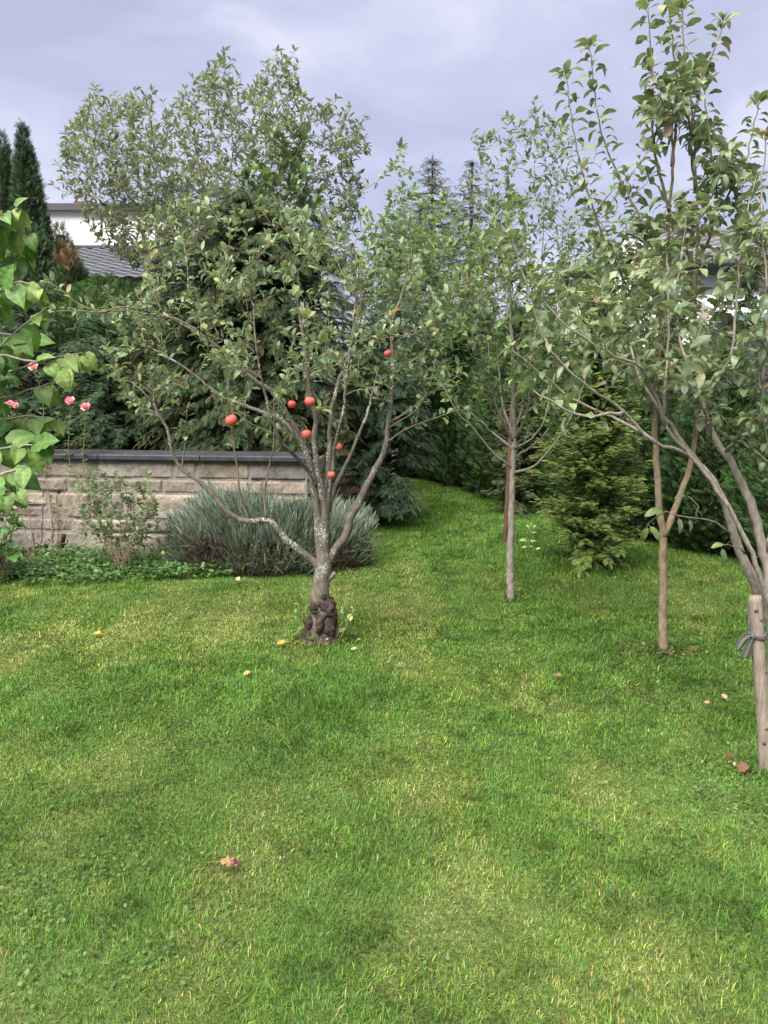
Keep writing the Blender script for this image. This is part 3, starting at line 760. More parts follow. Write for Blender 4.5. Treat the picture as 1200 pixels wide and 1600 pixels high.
# apples, each hanging on its own
def apple_mesh():
    a = Acc(); nu, nv = 28, 18
    u = np.linspace(0, 2 * np.pi, nu, endpoint=False); v = np.linspace(0, np.pi, nv)
    U, V_ = np.meshgrid(u, v); s = np.sin(V_); c = np.cos(V_)
    rr = s * (1 + .10 * c) * (1 + .03 * np.cos(5 * U) * (c < 0)); z = c * .96 - .26 * np.exp(-(s / .3) ** 2) * np.sign(c) * np.where(c > 0, 1, .5)
    P_ = np.stack([rr * np.cos(U), rr * np.sin(U), z], -1).reshape(-1, 3)
    i = (np.arange(nv - 1)[:, None] * nu + np.arange(nu)[None]).ravel(); j = (np.arange(nv - 1)[:, None] * nu + (np.arange(nu)[None] + 1) % nu).ravel()
    a.quad(P_ * .5, np.stack([i, i + nu, j + nu, j], -1)); return a
_am = apple_mesh(); _amd = None
AY = G(502, 999)[1]
for px, py, dy, dia, lab in (
    (606, 553, -.1, .052, 'small red apple high on the right upright limb of the old apple tree'),
    (362, 657, -.42, .072, 'largest red apple, hanging low on the left side of the old apple tree'),
    (456, 632, -.35, .05, 'small orange red apple just left of another apple near the middle of the tree'),
    (484, 628, -.4, .064, 'round red apple near the middle of the tree, right one of a close pair'),
    (479, 679, -.38, .062, 'red apple in front of the main limbs, below the close pair of apples'),
    (529, 698, -.2, .05, 'dull red apple half hidden right of the main limbs'),
    (518, 742, -.2, .048, 'lowest apple of the tree, red, in the fork just above the trunk')):
    c = P(px, py, AY + dy)
    dia *= .93
    o = thing('apple', lab, 'apple', c, 'red apples on the old apple tree')
    b = bpy.data.objects.new('fruit', None) if False else None
    if _amd is None:
        _amd = mesh_data('fruit', np.concatenate(_am.V), np.concatenate(_am.F), np.concatenate(_am.C)); _amd.materials.append(M['apple'])
        sa = Acc(); tube(sa, catmull([A(0, 0, .22), A(.03, 0, .5), A(.12, .02, .85)], .1), .035, 6)
        ca_ = Acc(); az_ = np.arange(6) * 1.047; scatter(ca_, LEAF_MID[0], np.tile(A(0, 0, -.41), (6, 1)), np.c_[np.cos(az_), np.sin(az_), -.5 + 0 * az_], np.tile(A(0, 0, -1.), (6, 1)), .14, (.1, .07, .04))
        _acd = mesh_data('calyx', np.concatenate(ca_.V), np.concatenate(ca_.F), np.concatenate(ca_.C)); _acd.materials.append(M['dead'])
        _asd = mesh_data('stem', np.concatenate(sa.V), np.concatenate(sa.F), np.concatenate(sa.C)); _asd.materials.append(M['twig'])
    for nm, md in (('fruit', _amd), ('stem', _asd), ('calyx', _acd)):
        k = bpy.data.objects.new(nm, md); link(k); k.parent = o
    o.scale = (dia,) * 3; o.rotation_euler = (rng.uniform(-.55, .55), rng.uniform(-.5, .5), rng.uniform(0, 6))

# ------------------------------------------------------------------ slender young tree with reddish stake
YPAL = [(.09, .145, .05), (.12, .175, .068), (.065, .11, .04), (.16, .2, .065), (.4, .3, .08)]
YWT = [36, 28, 20, 9, .6]
def slender_tree():
    base = G(798, 938); base[2] = 0; Y = base[1]; q = lambda px, py, dy=0: P(px, py, Y + dy)
    t = Tree('young_tree', 'slender young fruit tree with one straight grey stem in front of a reddish stake', 'tree', base, M['bark_grey'], M['twig'], M['leaf'], 12)
    t.limb([q(798, 940), q(797, 890), q(798, 830), q(800, 760), q(803, 690), q(802, 620), q(800, 540), q(797, 460), q(795, 390), q(791, 310)], .03, .006, acc=t.trunk, sides=14, lump=.05)
    for pts in ([(803, 738, 0), (835, 728, -.1), (868, 690, -.2), (898, 640, -.3), (915, 590, -.3)], [(800, 731, 0), (768, 705, -.1), (738, 667, -.2), (712, 640, -.25), (690, 600, -.25)],
                [(801, 700, 0), (775, 680, .15), (735, 645, .3), (700, 615, .3), (680, 560, .3)], [(802, 690, 0), (778, 640, -.2), (766, 585, -.3), (762, 500, -.35)],
                [(803, 685, 0), (822, 650, -.2), (828, 600, -.35), (830, 520, -.4)], [(803, 715, 0), (840, 690, .2), (865, 655, .3), (880, 590, .3)],
                [(802, 675, 0), (815, 640, .2), (820, 590, .3), (818, 500, .35)], [(802, 680, 0), (785, 630, .2), (778, 560, .3), (775, 480, .35)], [(802, 700, 0), (825, 690, -.25), (850, 660, -.45), (862, 600, -.5)]):
        t.limb([q(*p) for p in pts], .011, .003, leafy=True, sides=7)
    poly = [(790, 290), (830, 340), (870, 420), (910, 480), (920, 600), (860, 680), (800, 660), (740, 660), (690, 620), (680, 500), (720, 400), (760, 340)]
    for x in samp(poly, 210, Y, .6, t.r, lambda p: 1 if p[1] < 610 else .3): t.attach(x, up=.7, rcap=.006, wob=.012)
    t.attach(q(788, 268), up=2, rcap=.006)
    t.leaves(LEAF, .062, .032, YPAL, YWT, start=.15, tuft=5, droop=.05, upk=.25, maxr=.006)
    t.done()
    a = Acc(); b = G(790, 848); b[2] = -.05; tp = P(801, 632, b[1] + .02)
    p = catmull([b, (b + tp) / 2, tp], .05); tube(a, p, np.linspace(.032, .026, len(p)), 12, (1, 1, 1), .06, 5)
    o = a.build('wooden_stake', M['stake_red'], None, b); tag(o, 'reddish brown round wooden stake just behind the slender young tree', 'stake')
slender_tree()

# ------------------------------------------------------------------ forked young tree on the right
BPAL = [(.115, .155, .07), (.15, .185, .1), (.085, .122, .055), (.185, .205, .105), (.22, .165, .12)]
BWT = [36, 26, 20, 12, 2.2]
def forked_tree():
    base = G(1036, 1018); base[2] = 0; Y = base[1]; q = lambda px, py, dy=0: P(px, py, Y + dy)
    t = Tree('forked_tree', 'tall young fruit tree with a brown stem forking low into a V', 'tree', base, M['bark_brown'], M['twig'], M['leaf_big'], 21)
    t.limb([q(1036, 1022), q(1036, 960), q(1036, 880), q(1036, 835), q(1031, 800), q(1027, 740), q(1024, 680), q(1026, 600), q(1034, 500), q(1042, 400), q(1046, 330), q(1052, 240), q(1045, 150)], .029, .005, acc=t.trunk, sides=14, lump=.05)
    t.limb([q(1037, 838), q(1048, 812), q(1062, 775, .05), q(1078, 730, .1), q(1088, 660, .15), q(1087, 560, .15), q(1086, 460, .15), q(1090, 360, .15), q(1086, 250, .15), q(1078, 120, .12)], .021, .004)
    for pts in ([(1026, 620, 0), (1000, 570, -.15), (961, 545, -.3), (900, 510, -.4)], [(1034, 500, 0), (1025, 472, -.1), (990, 430, -.2), (960, 395, -.25)], [(1086, 505, .15), (1120, 480, .1), (1150, 465, 0), (1190, 430, 0)],
                [(1060, 420, .2), (1085, 360, .3), (1112, 310, .35), (1135, 240, .35)], [(1040, 450, 0), (1010, 360, .2), (960, 260, .25), (935, 185, .25), (922, 78, .25)], [(1030, 560, 0), (980, 450, -.1), (935, 350, -.2), (905, 250, -.25), (884, 120, -.25)],
                [(1088, 420, .15), (1120, 330, -.1), (1110, 230, -.2), (1100, 140, -.2)], [(1090, 380, .15), (1140, 300, .1), (1165, 250, .1), (1185, 165, .1)], [(1045, 330, 0), (1022, 230, -.1), (1020, 120, -.15), (1012, 10, -.15)],
                [(1080, 200, .12), (1095, 130, .1), (1115, 80, .1), (1130, 38, .1)], [(1050, 260, 0), (1060, 150, .05), (1050, 60, .05), (1042, -25, .05)], [(1086, 300, .15), (1076, 180, 0), (1070, 90, -.1), (1066, 20, -.1)]):
        t.limb([q(*p) for p in pts], .0095, .0025, leafy=True, sides=6)
    poly = [(1010, 120), (1075, 90), (1110, 120), (1140, 240), (1190, 300), (1210, 450), (1180, 560), (1100, 640), (1000, 620), (930, 560), (900, 460), (940, 380), (1000, 350)]
    for x in samp(poly, 105, Y, .55, t.r, lambda p: .45 if p[0] > 1085 and 335 < p[1] < 560 else (1 if p[1] > 300 else .65)): t.attach(x, up=.9, rcap=.006, wob=.012)
    t.leaves(LEAF_BIG, .08, .0175, BPAL, BWT, start=.12, tuft=8, droop=.0, upk=.25, maxr=.007, out=1.1, tk=.12, zj=.2)
    t.done()
forked_tree()

# ------------------------------------------------------------------ staked tree at the right edge
def edge_tree():
    base = A(1.72, 3.42, 0); Y = base[1]; q = lambda px, py, dy=0: P(px, py, Y + dy)
    t = Tree('leaning_tree', 'large leaved fruit tree at the right edge, tied to a wooden stake', 'tree', base, M['bark_grey'], M['twig'], M['leaf_big'], 33)
    t.limb([q(1207, 1190), q(1210, 1100), q(1214, 1040), q(1214, 990), q(1208, 950)], .05, .04, acc=t.trunk, sides=16, lump=.12)
    t.limb([q(1212, 985), q(1196, 945), q(1176, 905, -.02), q(1156, 862, -.04), q(1141, 815, -.06), q(1128, 775, -.08), q(1107, 742, -.1), q(1082, 712, -.12), q(1058, 678, -.14), q(1030, 640, -.15), q(1000, 590, -.15), q(985, 540, -.15)], .03, .004)
    t.limb([q(1212, 960), q(1204, 910, .05), q(1190, 850, .08), q(1178, 800, .1), q(1157, 752, .12), q(1132, 708, .15), q(1118, 690, .16), q(1100, 640, .18), q(1090, 560, .2), q(1100, 470, .2)], .03, .007)
    t.limb([q(1206, 955, -.05), q(1180, 880, -.1), q(1160, 830, -.12), q(1130, 780, -.14), q(1100, 738, -.15), q(1070, 700, -.16), q(1040, 665, -.18), q(1040, 600, -.2), q(1045, 500, -.2), q(1043, 390, -.2)], .013, .004, leafy=True)
    for pts in ([(1085, 715, -.12), (1050, 700, -.2), (1019, 690, -.25), (975, 643, -.3), (923, 607, -.35), (873, 563, -.4), (845, 520, -.4), (825, 450, -.4), (800, 380, -.4)],
                [(1025, 692, -.25), (987, 666, -.2), (923, 637, -.1), (880, 612, -.05), (840, 580, 0), (800, 546, 0)],
                [(1040, 665, -.18), (1005, 577, -.3), (961, 557, -.35), (888, 510, -.4), (845, 465, -.4)],
                [(975, 643, -.3), (930, 650, -.4), (895, 645, -.45), (860, 625, -.5), (830, 610, -.5)],
                [(1132, 708, .15), (1150, 690, .05), (1180, 705, -.1), (1215, 730, -.15)], [(1150, 690, .05), (1120, 670, 0), (1100, 640, -.2), (1070, 600, -.3)],
                [(1200, 860, .05), (1215, 780, 0), (1205, 720, -.1), (1190, 640, -.15), (1185, 560, -.15)], [(1195, 850, .08), (1205, 830, .1), (1230, 700, .1), (1215, 560, .1)],
                [(1100, 620, .18), (1140, 560, .2), (1150, 480, .2), (1160, 380, .2), (1180, 280, .2)], [(1090, 600, .18), (1060, 520, .25), (1062, 420, .3), (1075, 330, .3)],
                [(1190, 600, -.15), (1200, 470, -.2), (1190, 350, -.2), (1195, 220, -.2)]):
        t.limb([q(*p) for p in pts], .0085, .0025, leafy=True, sides=6)
    poly = [(800, 400), (850, 420), (930, 440), (1000, 400), (1100, 380), (1200, 300), (1260, 400), (1260, 640), (1180, 680), (1110, 650), (1000, 600), (900, 560), (830, 520)]
    for x in samp(poly, 78, Y - .05, .5, t.r, lambda p: .5 if p[0] > 1085 and 335 < p[1] < 520 else 1): t.attach(x, up=.8, rcap=.005, wob=.012)
    t.leaves(LEAF_BIG, .066, .031, BPAL, BWT, start=.2, tuft=8, droop=.0, upk=.25, maxr=.006, out=1.1, tk=.12, zj=.2)
    # the low side twig with a few old drooping leaves
    lo = t.limb([q(1142, 834, -.06), (q(1118, 818, -.1)), q(1092, 810, -.12), q(1060, 806, -.14), q(1040, 800, -.14), q(1012, 818, -.14)], .0045, .002, acc=t.tw, sides=5)
    lo2 = t.limb([q(1088, 810, -.12), q(1090, 790, -.12), q(1083, 782, -.12), q(1074, 776, -.12)], .003, .0015, acc=t.tw, sides=4)
    lo3 = t.limb([q(1165, 865, -.05), q(1150, 855, -.1), q(1138, 850, -.12), q(1128, 850, -.12)], .004, .002, acc=t.tw, sides=4)
    pos = np.array([lo[-1], lo[-1], lo[-3], lo2[-1], lo3[-1], lo3[-2], lo[-5], lo[len(lo) // 2]]); yd = np.array([(-.3, -.2, -.9), (.4, -.5, -.5), (-.8, -.3, .1), (-.9, -.1, .1), (.2, -.4, -.9), (-.9, -.2, .1), (.1, -.5, -.8), (.2, -.4, -.9)])
    zd = np.array([(.1, -1, .4), (0, -1, .5), (0, -.5, 1), (0, -.4, 1), (.3, -1, 0), (0, -.5, 1), (.2, -1, .3), (.3, -1, .2)])
    scatter(t.lv, LEAF_BIG[0], pos, yd, zd, A(.075, .08, .09, .05, .085, .06, .07, .06), np.array([(.13, .15, .04), (.09, .13, .04), (.1, .15, .05), (.09, .13, .05), (.1, .13, .06), (.12, .19, .04), (.12, .12, .09), (.09, .12, .07)]))
    t.done()
edge_tree()

# stake with cloth tie
def stake():
    b = G(1198, 1206); b[2] = -.04; top = P(1180, 931, b[1] + .04)
    root = thing('tree_stake', 'weathered grey round wooden post beside the tree at the right edge', 'stake', (b[0], b[1], 0))
    a = Acc(); p = catmull([b, b * .66 + top * .34 + A(.004, 0, 0), b * .33 + top * .67, top], .02)
    tube(a, p, np.interp(np.linspace(0, 1, len(p)), [0, .5, .97, 1], [.026, .0265, .0255, .023]), 20, (1, 1, 1), .07, 6)
    a.build('post', M['stake'], root, (b[0], b[1], 0))
    k = Acc()
    for f, az in ((.88, -1.2), (.93, -2.0), (.3, -1.4), (.22, -1.9), (.6, -.9)):
        c = b + (top - b) * f; d = A(math.cos(az), math.sin(az), 0)
        tube(k, np.array([c + d * .02, c + d * .0265, c + d * .029]), [.008, .008, .004], 10, (.4, .36, .33), .2, 2)
    k.build('knot', M['stake'], root, (b[0], b[1], 0))
    # cloth strip wound round post and trunk
    tie = thing('cloth_tie', 'grey cloth strip knotted around the wooden post, ends hanging left', 'tie', b + (top - b) * .78)
    o0 = b + (top - b) * .79; axis = nrm(top - b)
    u = nrm(np.cross(axis, A(0, 1, 0))); v = np.cross(axis, u)
    a = Acc()
    for k_, dz in enumerate((-.007, .0, .006)):
        th = np.linspace(0, 2 * np.pi, 70); tr_c = A(1.735, 3.41, o0[2]); pc = []
        for h in th:                                   # belt round two round stems: take whichever stem reaches further in each direction
            d = A(math.cos(h), math.sin(h), 0); r1, r2 = .0285 + .0012 * k_, .05
            c = o0 + d * r1 if o0.dot(d) + r1 >= tr_c.dot(d) + r2 else tr_c + d * r2
            pc.append(c + axis * (dz + .003 * math.sin(h * 2 + k_)))
        pc = np.array(pc); sg = np.r_[0, np.cumsum(np.linalg.norm(np.diff(pc, axis=0), axis=1))]; ls_ = np.linspace(0, sg[-1], 90)
        tube(a, np.stack([np.interp(ls_, sg, pc[:, q_]) for q_ in range(3)], -1), .0055, 8, (1, 1, 1), .35, k_)
    a.build('loop', M['cloth'], tie, b + (top - b) * .78)
    a = Acc(); kc = o0 + A(-.028, -.016, .002)
    tube(a, np.array([kc + A(.012, 0, 0) * s_ for s_ in np.linspace(-1, 1, 7)]), .014 * np.sqrt(1.05 - np.linspace(-1, 1, 7) ** 2), 10, (1, 1, 1), .4, 9)
    a.build('knot', M['cloth'], tie, b + (top - b) * .78)
    for pts, wds in (([(0, 0, 0), (-.018, -.004, .004), (-.04, -.008, -.012), (-.056, -.01, -.036), (-.062, -.01, -.05)], [.006, .010, .017, .016, .012]), ([(0, 0, -.004), (-.008, -.004, -.02), (-.016, -.006, -.045), (-.024, -.006, -.075), (-.03, -.004, -.088)], [.005, .007, .012, .017, .02])):
        a = Acc(); p = catmull([kc + A(*x) for x in pts], .004); n = len(p); w_ = np.interp(np.linspace(0, 1, n), np.linspace(0, 1, 5), wds)
        T = nrm(np.gradient(p, axis=0)); S = nrm(np.cross(T, A(0, 1, 0)))
        cols = 9; V = []
        for j in range(cols):
            f = j / (cols - 1) * 2 - 1
            V.append(p + S * (w_ * f)[:, None] + A(0, -1, 0) * (.005 * np.sin(f * 5 + 1) + .006 * (1 - f * f)))
        Vb = [x + A(0, .004, 0) for x in V]
        VV = np.stack(V + Vb[::-1], 1).reshape(-1, 3); m_ = cols * 2
        i = np.arange(n - 1)[:, None] * m_; j = np.arange(m_)[None]; jn = (j + 1) % m_
        a.quad(VV, np.stack([i + j, i + jn, i + m_ + jn, i + m_ + j], -1).reshape(-1, 4)); a.build('loose_end', M['cloth'], tie, b + (top - b) * .78)
stake()

# ------------------------------------------------------------------ background fruit trees
def back_tree(name, label, Y, basepx, z0, poly, nT, tpls, size, spacing, pal, wts, seed, dY, tips=(), fork=.35, up=1.3, leafm='leaf', bark='bark_grey', droop=.1, bias=None, rcap=.012, trunk_r=.06, tuft=4, extra=None):
    b = P(basepx, 600, Y); base = A(b[0], Y, z0)
    t = Tree(name, label, 'tree', base, M[bark], M['twig'], M[leafm], seed)
    pl = np.array(poly, float); cx = pl[:, 0].mean(); lo, hi = pl.min(0), pl.max(0)
    fk = P(basepx + (cx - basepx) * .4, hi[1] + 10, Y)
    fk[2] = max(fk[2], z0 + .35)
    t.limb([base - A(0, 0, .05), base * .5 + fk * .5 + A(.02, 0, 0), fk], trunk_r, trunk_r * .75, acc=t.trunk, sides=12)
    for k in range(6):
        f = (k + .5) / 6; tx = lo[0] + (hi[0] - lo[0]) * (.12 + .76 * f); ty = lo[1] + (hi[1] - lo[1]) * (.35 + .25 * abs(f - .5) * 2)
        e = P(tx, ty, Y + t.r.uniform(-.6, .6) * dY); m = fk * .55 + e * .45; m[2] -= .05
        t.limb([fk, m + t.r.normal(0, .05, 3), e], trunk_r * .5, .008, sides=7)
    T = samp(poly, nT, Y, dY, t.r, bias)
    if extra is not None: T = np.r_[T, samp(extra[0], extra[1], Y, dY * .8, t.r)]; T = T[np.argsort(T[:, 2])]
    for x in T: t.attach(x, up=up, rcap=rcap, wob=.006, tipr=.0022, low=2.5, ang=1.6)
    for px, py in tips: t.attach(P(px, py, Y + t.r.uniform(-.3, .3) * dY), up=1.6, rcap=.008, wob=.005, tipr=.002, low=3, ang=2)
    n = t.leaves(tpls, size, spacing, pal, wts, start=.25, tuft=tuft, droop=droop, upk=.2, maxr=.008)
    t.done(); return n
GPAL = [(.115, .14, .082), (.15, .175, .108), (.085, .108, .06), (.17, .185, .105)]
big = [(95, 235), (105, 205), (140, 150), (170, 160), (210, 150), (245, 165), (255, 190), (285, 150), (300, 130), (340, 95), (360, 100), (375, 150), (420, 100), (460, 90), (470, 150), (525, 170), (555, 190), (575, 210), (565, 300), (560, 400), (480, 440), (300, 440), (190, 410), (130, 350), (95, 290)]
n = back_tree('pear_tree', 'very wide grey green fruit tree with many upright shoots behind the conifer shrub', 9.6, 350, .84, big + [], 1500, LEAF_NARROW, .082, .032, GPAL, [4, 3, 2, 1], 41, 1.25,
          tips=[(148, 138), (180, 148), (212, 142), (240, 140), (95, 230), (118, 200), (290, 140), (335, 100), (350, 80), (318, 120), (432, 82), (460, 80), (445, 110), (525, 155), (545, 170), (570, 185), (500, 170), (390, 140), (270, 170), (85, 290), (155, 145), (165, 160), (228, 150), (300, 120), (310, 130), (342, 92), (360, 95), (372, 120), (425, 95), (440, 90), (452, 95), (465, 100), (515, 160), (538, 175), (560, 195), (572, 230), (486, 160), (410, 130), (130, 180), (110, 225), (255, 160), (282, 150), (92, 260)], extra=([(150, 290), (330, 280), (340, 420), (260, 430), (180, 400)], 220))
back_tree('cherry_tree', 'bright green leafy tree top rising in front of the wide grey green tree', 8.9, 420, .84, [(330, 340), (345, 290), (400, 250), (425, 205), (450, 195), (475, 210), (490, 290), (520, 350), (500, 420), (420, 440), (340, 420)], 100, LEAF_MID, .12, .05,
          [(.08, .145, .04), (.105, .175, .055), (.06, .115, .032)], [4, 3, 2], 43, .5, tips=[(425, 200), (450, 190), (470, 205), (400, 245)], droop=.4, leafm='leaf_big')
back_tree('plum_tree', 'fresh green bushy fruit tree behind the gap between the two nearest trees', 13.6, 675, 0, [(600, 330), (625, 270), (650, 300), (690, 300), (720, 330), (760, 390), (770, 520), (740, 610), (660, 640), (600, 600), (580, 450)], 420, LEAF_MID, .115, .055,
          [(.11, .185, .06), (.14, .215, .08), (.085, .145, .045), (.17, .225, .08)], [4, 3, 3, 1.5], 45, 1.0, tips=[(628, 232), (615, 260), (640, 270), (690, 285)], droop=.15)
back_tree('hazel_bush', 'dense mid green leafy bush rising above the very dark conifer at the far end', 11.6, 612, 0, [(545, 420), (570, 360), (610, 330), (660, 350), (700, 420), (715, 520), (700, 600), (640, 640), (580, 620), (550, 540)], 380, LEAF_MID, .1, .05,
          [(.1, .16, .06), (.13, .195, .075), (.075, .125, .045)], [4, 3, 3], 46, .9, droop=.2)
back_tree('tall_pear_tree', 'tall airy fruit tree with thin upright shoots above the slender young tree', 11.4, 830, 0, [(735, 230), (765, 200), (790, 190), (830, 170), (860, 190), (890, 210), (930, 280), (950, 400), (930, 560), (860, 620), (760, 600), (730, 480), (720, 330)], 380, LEAF_NARROW, .1, .042,
          [(.11, .155, .07), (.14, .18, .09), (.08, .12, .05)], [4, 3, 3], 47, .9, tips=[(740, 210), (755, 220), (790, 185), (836, 158), (850, 185), (876, 200), (815, 195)], droop=.2)
back_tree('garden_tree', 'leafy green fruit tree growing behind the two staked trees on the right', 9.6, 985, 0, [(870, 420), (900, 350), (950, 330), (1030, 340), (1070, 400), (1130, 520), (1130, 620), (1060, 690), (960, 690), (880, 640), (860, 520)], 330, LEAF_MID, .095, .055,
          [(.1, .16, .055), (.13, .19, .07), (.075, .125, .04)], [4, 3, 3], 49, .8, droop=.2)

# ------------------------------------------------------------------ conifers
def thuja_meshes(seed, H, R, nfr, pal, wts, fl=.16, top=.5, tpl=None, power=.75, lump=.22):
    r = np.random.default_rng(seed)
    z = r.uniform(.0, 1, nfr * 3) ** .95; prof = lambda z: (1 - np.clip((z - top) / (1 - top), 0, 1) ** 1.2) ** power * (.72 + .28 * np.clip(z / .2, 0, 1))
    keep = r.random(len(z)) < prof(z) + .06; z = z[keep][:nfr]; n = len(z)
    th = r.uniform(0, 2 * np.pi, n)
    q = np.c_[np.cos(th), np.sin(th), z * H / R * .8]
    rad = R * prof(z) * (1 + lump * 2 * (fbm(q, .7, seed, 3) - .5)) * (1 - .38 * r.random(n) ** 2.2)
    pos = np.c_[np.cos(th) * rad, np.sin(th) * rad, z * H * .97 + .02]
    o = np.c_[np.cos(th), np.sin(th), 0 * th]
    yd = nrm(o * .55 + UP * .85 + r.normal(0, .42, (n, 3)))
    tang = np.c_[-np.sin(th), np.cos(th), 0 * th]
    zd = nrm(tang * r.choice([-1, 1], n)[:, None] + o * r.normal(0, .5, n)[:, None] + r.normal(0, .25, (n, 3)))
    a = Acc(); scatter(a, tpl or FROND, pos, yd, zd, fl * r.uniform(.7, 1.25, n), mixcol(n, pal, wts, .18, r))
    core = Acc(); zz = np.linspace(0, .93, 14); tube(core, np.c_[0 * zz, 0 * zz, zz * H], np.maximum(R * prof(zz) * .6, .01), 14, (1, 1, 1), .25, seed)  # thick dark core of dead inner wood, added to block see-through
    return a, core
TPAL = [(.036, .078, .023), (.05, .1, .028), (.025, .056, .02), (.075, .12, .034)]
def md(acc, name, mat):
    m = mesh_data(name, np.concatenate(acc.V), np.concatenate(acc.F), np.concatenate(acc.C)); m.materials.append(mat); return m
variants = []
for s in range(4):
    a, c = thuja_meshes(100 + s, 2.2, .42, 9500, TPAL, [4, 3, 3, 1], .1, .38, lump=.3, power=.85)
    variants.append((md(a, 'foliage', M['conifer']), md(c, 'stem', M['dead'])))
def place_thuja(var, loc, sx, sz, rot, label, group=None, name='thuja'):
    o = thing(name, label, 'conifer', loc, group); o.scale = (sx, sx, sz); o.rotation_euler = (0, 0, rot)
    for nm, m_ in zip(('foliage', 'stem'), var):
        k = bpy.data.objects.new(nm, m_); link(k); k.parent = o
    return o
# the hedge row on the right, receding to the end of the lawn
hp = catmull([A(*p, 0) for p in HEDGE], .1); sl = np.r_[0, np.cumsum(np.linalg.norm(np.diff(hp, axis=0), axis=1))]
hn = 15; hr = np.random.default_rng(4)
for k in range(hn):
    l = sl[-1] * (k + .3) / hn; c = A(*[np.interp(l, sl, hp[:, i]) for i in range(3)])
    c = c + A(hr.normal(.22, .04), hr.normal(.1, .04), 0)
    place_thuja(variants[k % 4], c, hr.uniform(1.0, 1.25), hr.uniform(.88, 1.1) * (1.0 if c[1] < 9.5 else 1.12), hr.uniform(0, 6.28), 'dark green thuja in the dense hedge row along the right side of the lawn', 'thujas of the hedge row')

# tall columns on the left and smaller ones in front of the left house
def column(px, ytop, Y, z0, R, label, pal, wts, seed, n=4200, fl=.17, top=.3, lump=.2, power=.75):
    b = P(px, ytop + 40, Y); H = P(px, ytop, Y)[2] - z0
    a, c = thuja_meshes(seed, H, R, int(n * 2.6), pal, wts, fl * .56, top, lump=lump, power=power)
    o = thing('thuja', label, 'conifer', (b[0], Y, z0), 'thujas on the left')
    k = a.build('foliage', M['conifer'], o); k2 = c.build('stem', M['dead'], o)
    return o
DP = [(.036, .07, .03), (.05, .092, .036), (.028, .055, .025), (.065, .105, .04)]
column(5, 195, 11.2, .84, .36, 'leftmost tall pointed dark thuja cut by the left edge', DP, [4, 3, 3, 1], 201, 4200, .17, .1, power=.85)
column(37, 183, 10.6, .84, .42, 'tallest pointed dark thuja, second from the left edge', DP, [4, 3, 3, 1], 202, 5500, .17, .15, power=.8)
column(58, 350, 10.2, .84, .42, 'shorter dark thuja on the right flank of the tallest pointed thuja', DP, [4, 3, 3, 1], 203, 4000, .18, .5)
column(95, 343, 11.6, .84, .34, 'small pointed mid green thuja in front of the white house wall', [(.045, .085, .026), (.06, .105, .03)], [1, 1], 204, 2600, .16, .6)
o = column(112, 392, 10.0, .84, .42, 'low thuja with a rusty brown dead patch near its top', [(.035, .075, .024), (.05, .09, .03)], [1, 1], 205, 3000, .16, .6)
a = Acc(); r_ = np.random.default_rng(6); n = 130; c = P(106, 405, 9.72) - np.array(o.location); q = r_.normal(0, 1, (n, 3)) * A(.065, .05, .06) + c
scatter(a, FROND, q, nrm(r_.normal(0, .6, (n, 3)) + A(0, -.3, .7)), r_.normal(0, 1, (n, 3)), r_.uniform(.07, .12, n), mixcol(n, [(.22, .12, .075), (.17, .1, .06), (.16, .12, .06)], [2, 2, 1]))
k = a.build('dead_spray', M['conifer'], o); k['label'] = 'rusty brown dead sprays'
column(165, 428, 9.6, .84, .62, 'rounded bright green thuja right of the one with the rusty patch', [(.05, .115, .025), (.065, .14, .03), (.035, .08, .02)], [3, 2, 2], 206, 3600, .15, .75)
column(205, 440, 9.3, .84, .55, 'green thuja beside the rounded bright one, in front of the tiled roof', [(.045, .1, .028), (.06, .12, .03), (.035, .08, .02)], [3, 2, 2], 207, 3000, .15, .75)

column(268, 432, 9.9, .84, .62, 'rightmost rounded green thuja, deep behind the apple branches below the tiled roof', [(.04, .085, .026), (.055, .105, .03), (.03, .065, .02)], [3, 2, 2], 208, 3000, .15, .75)

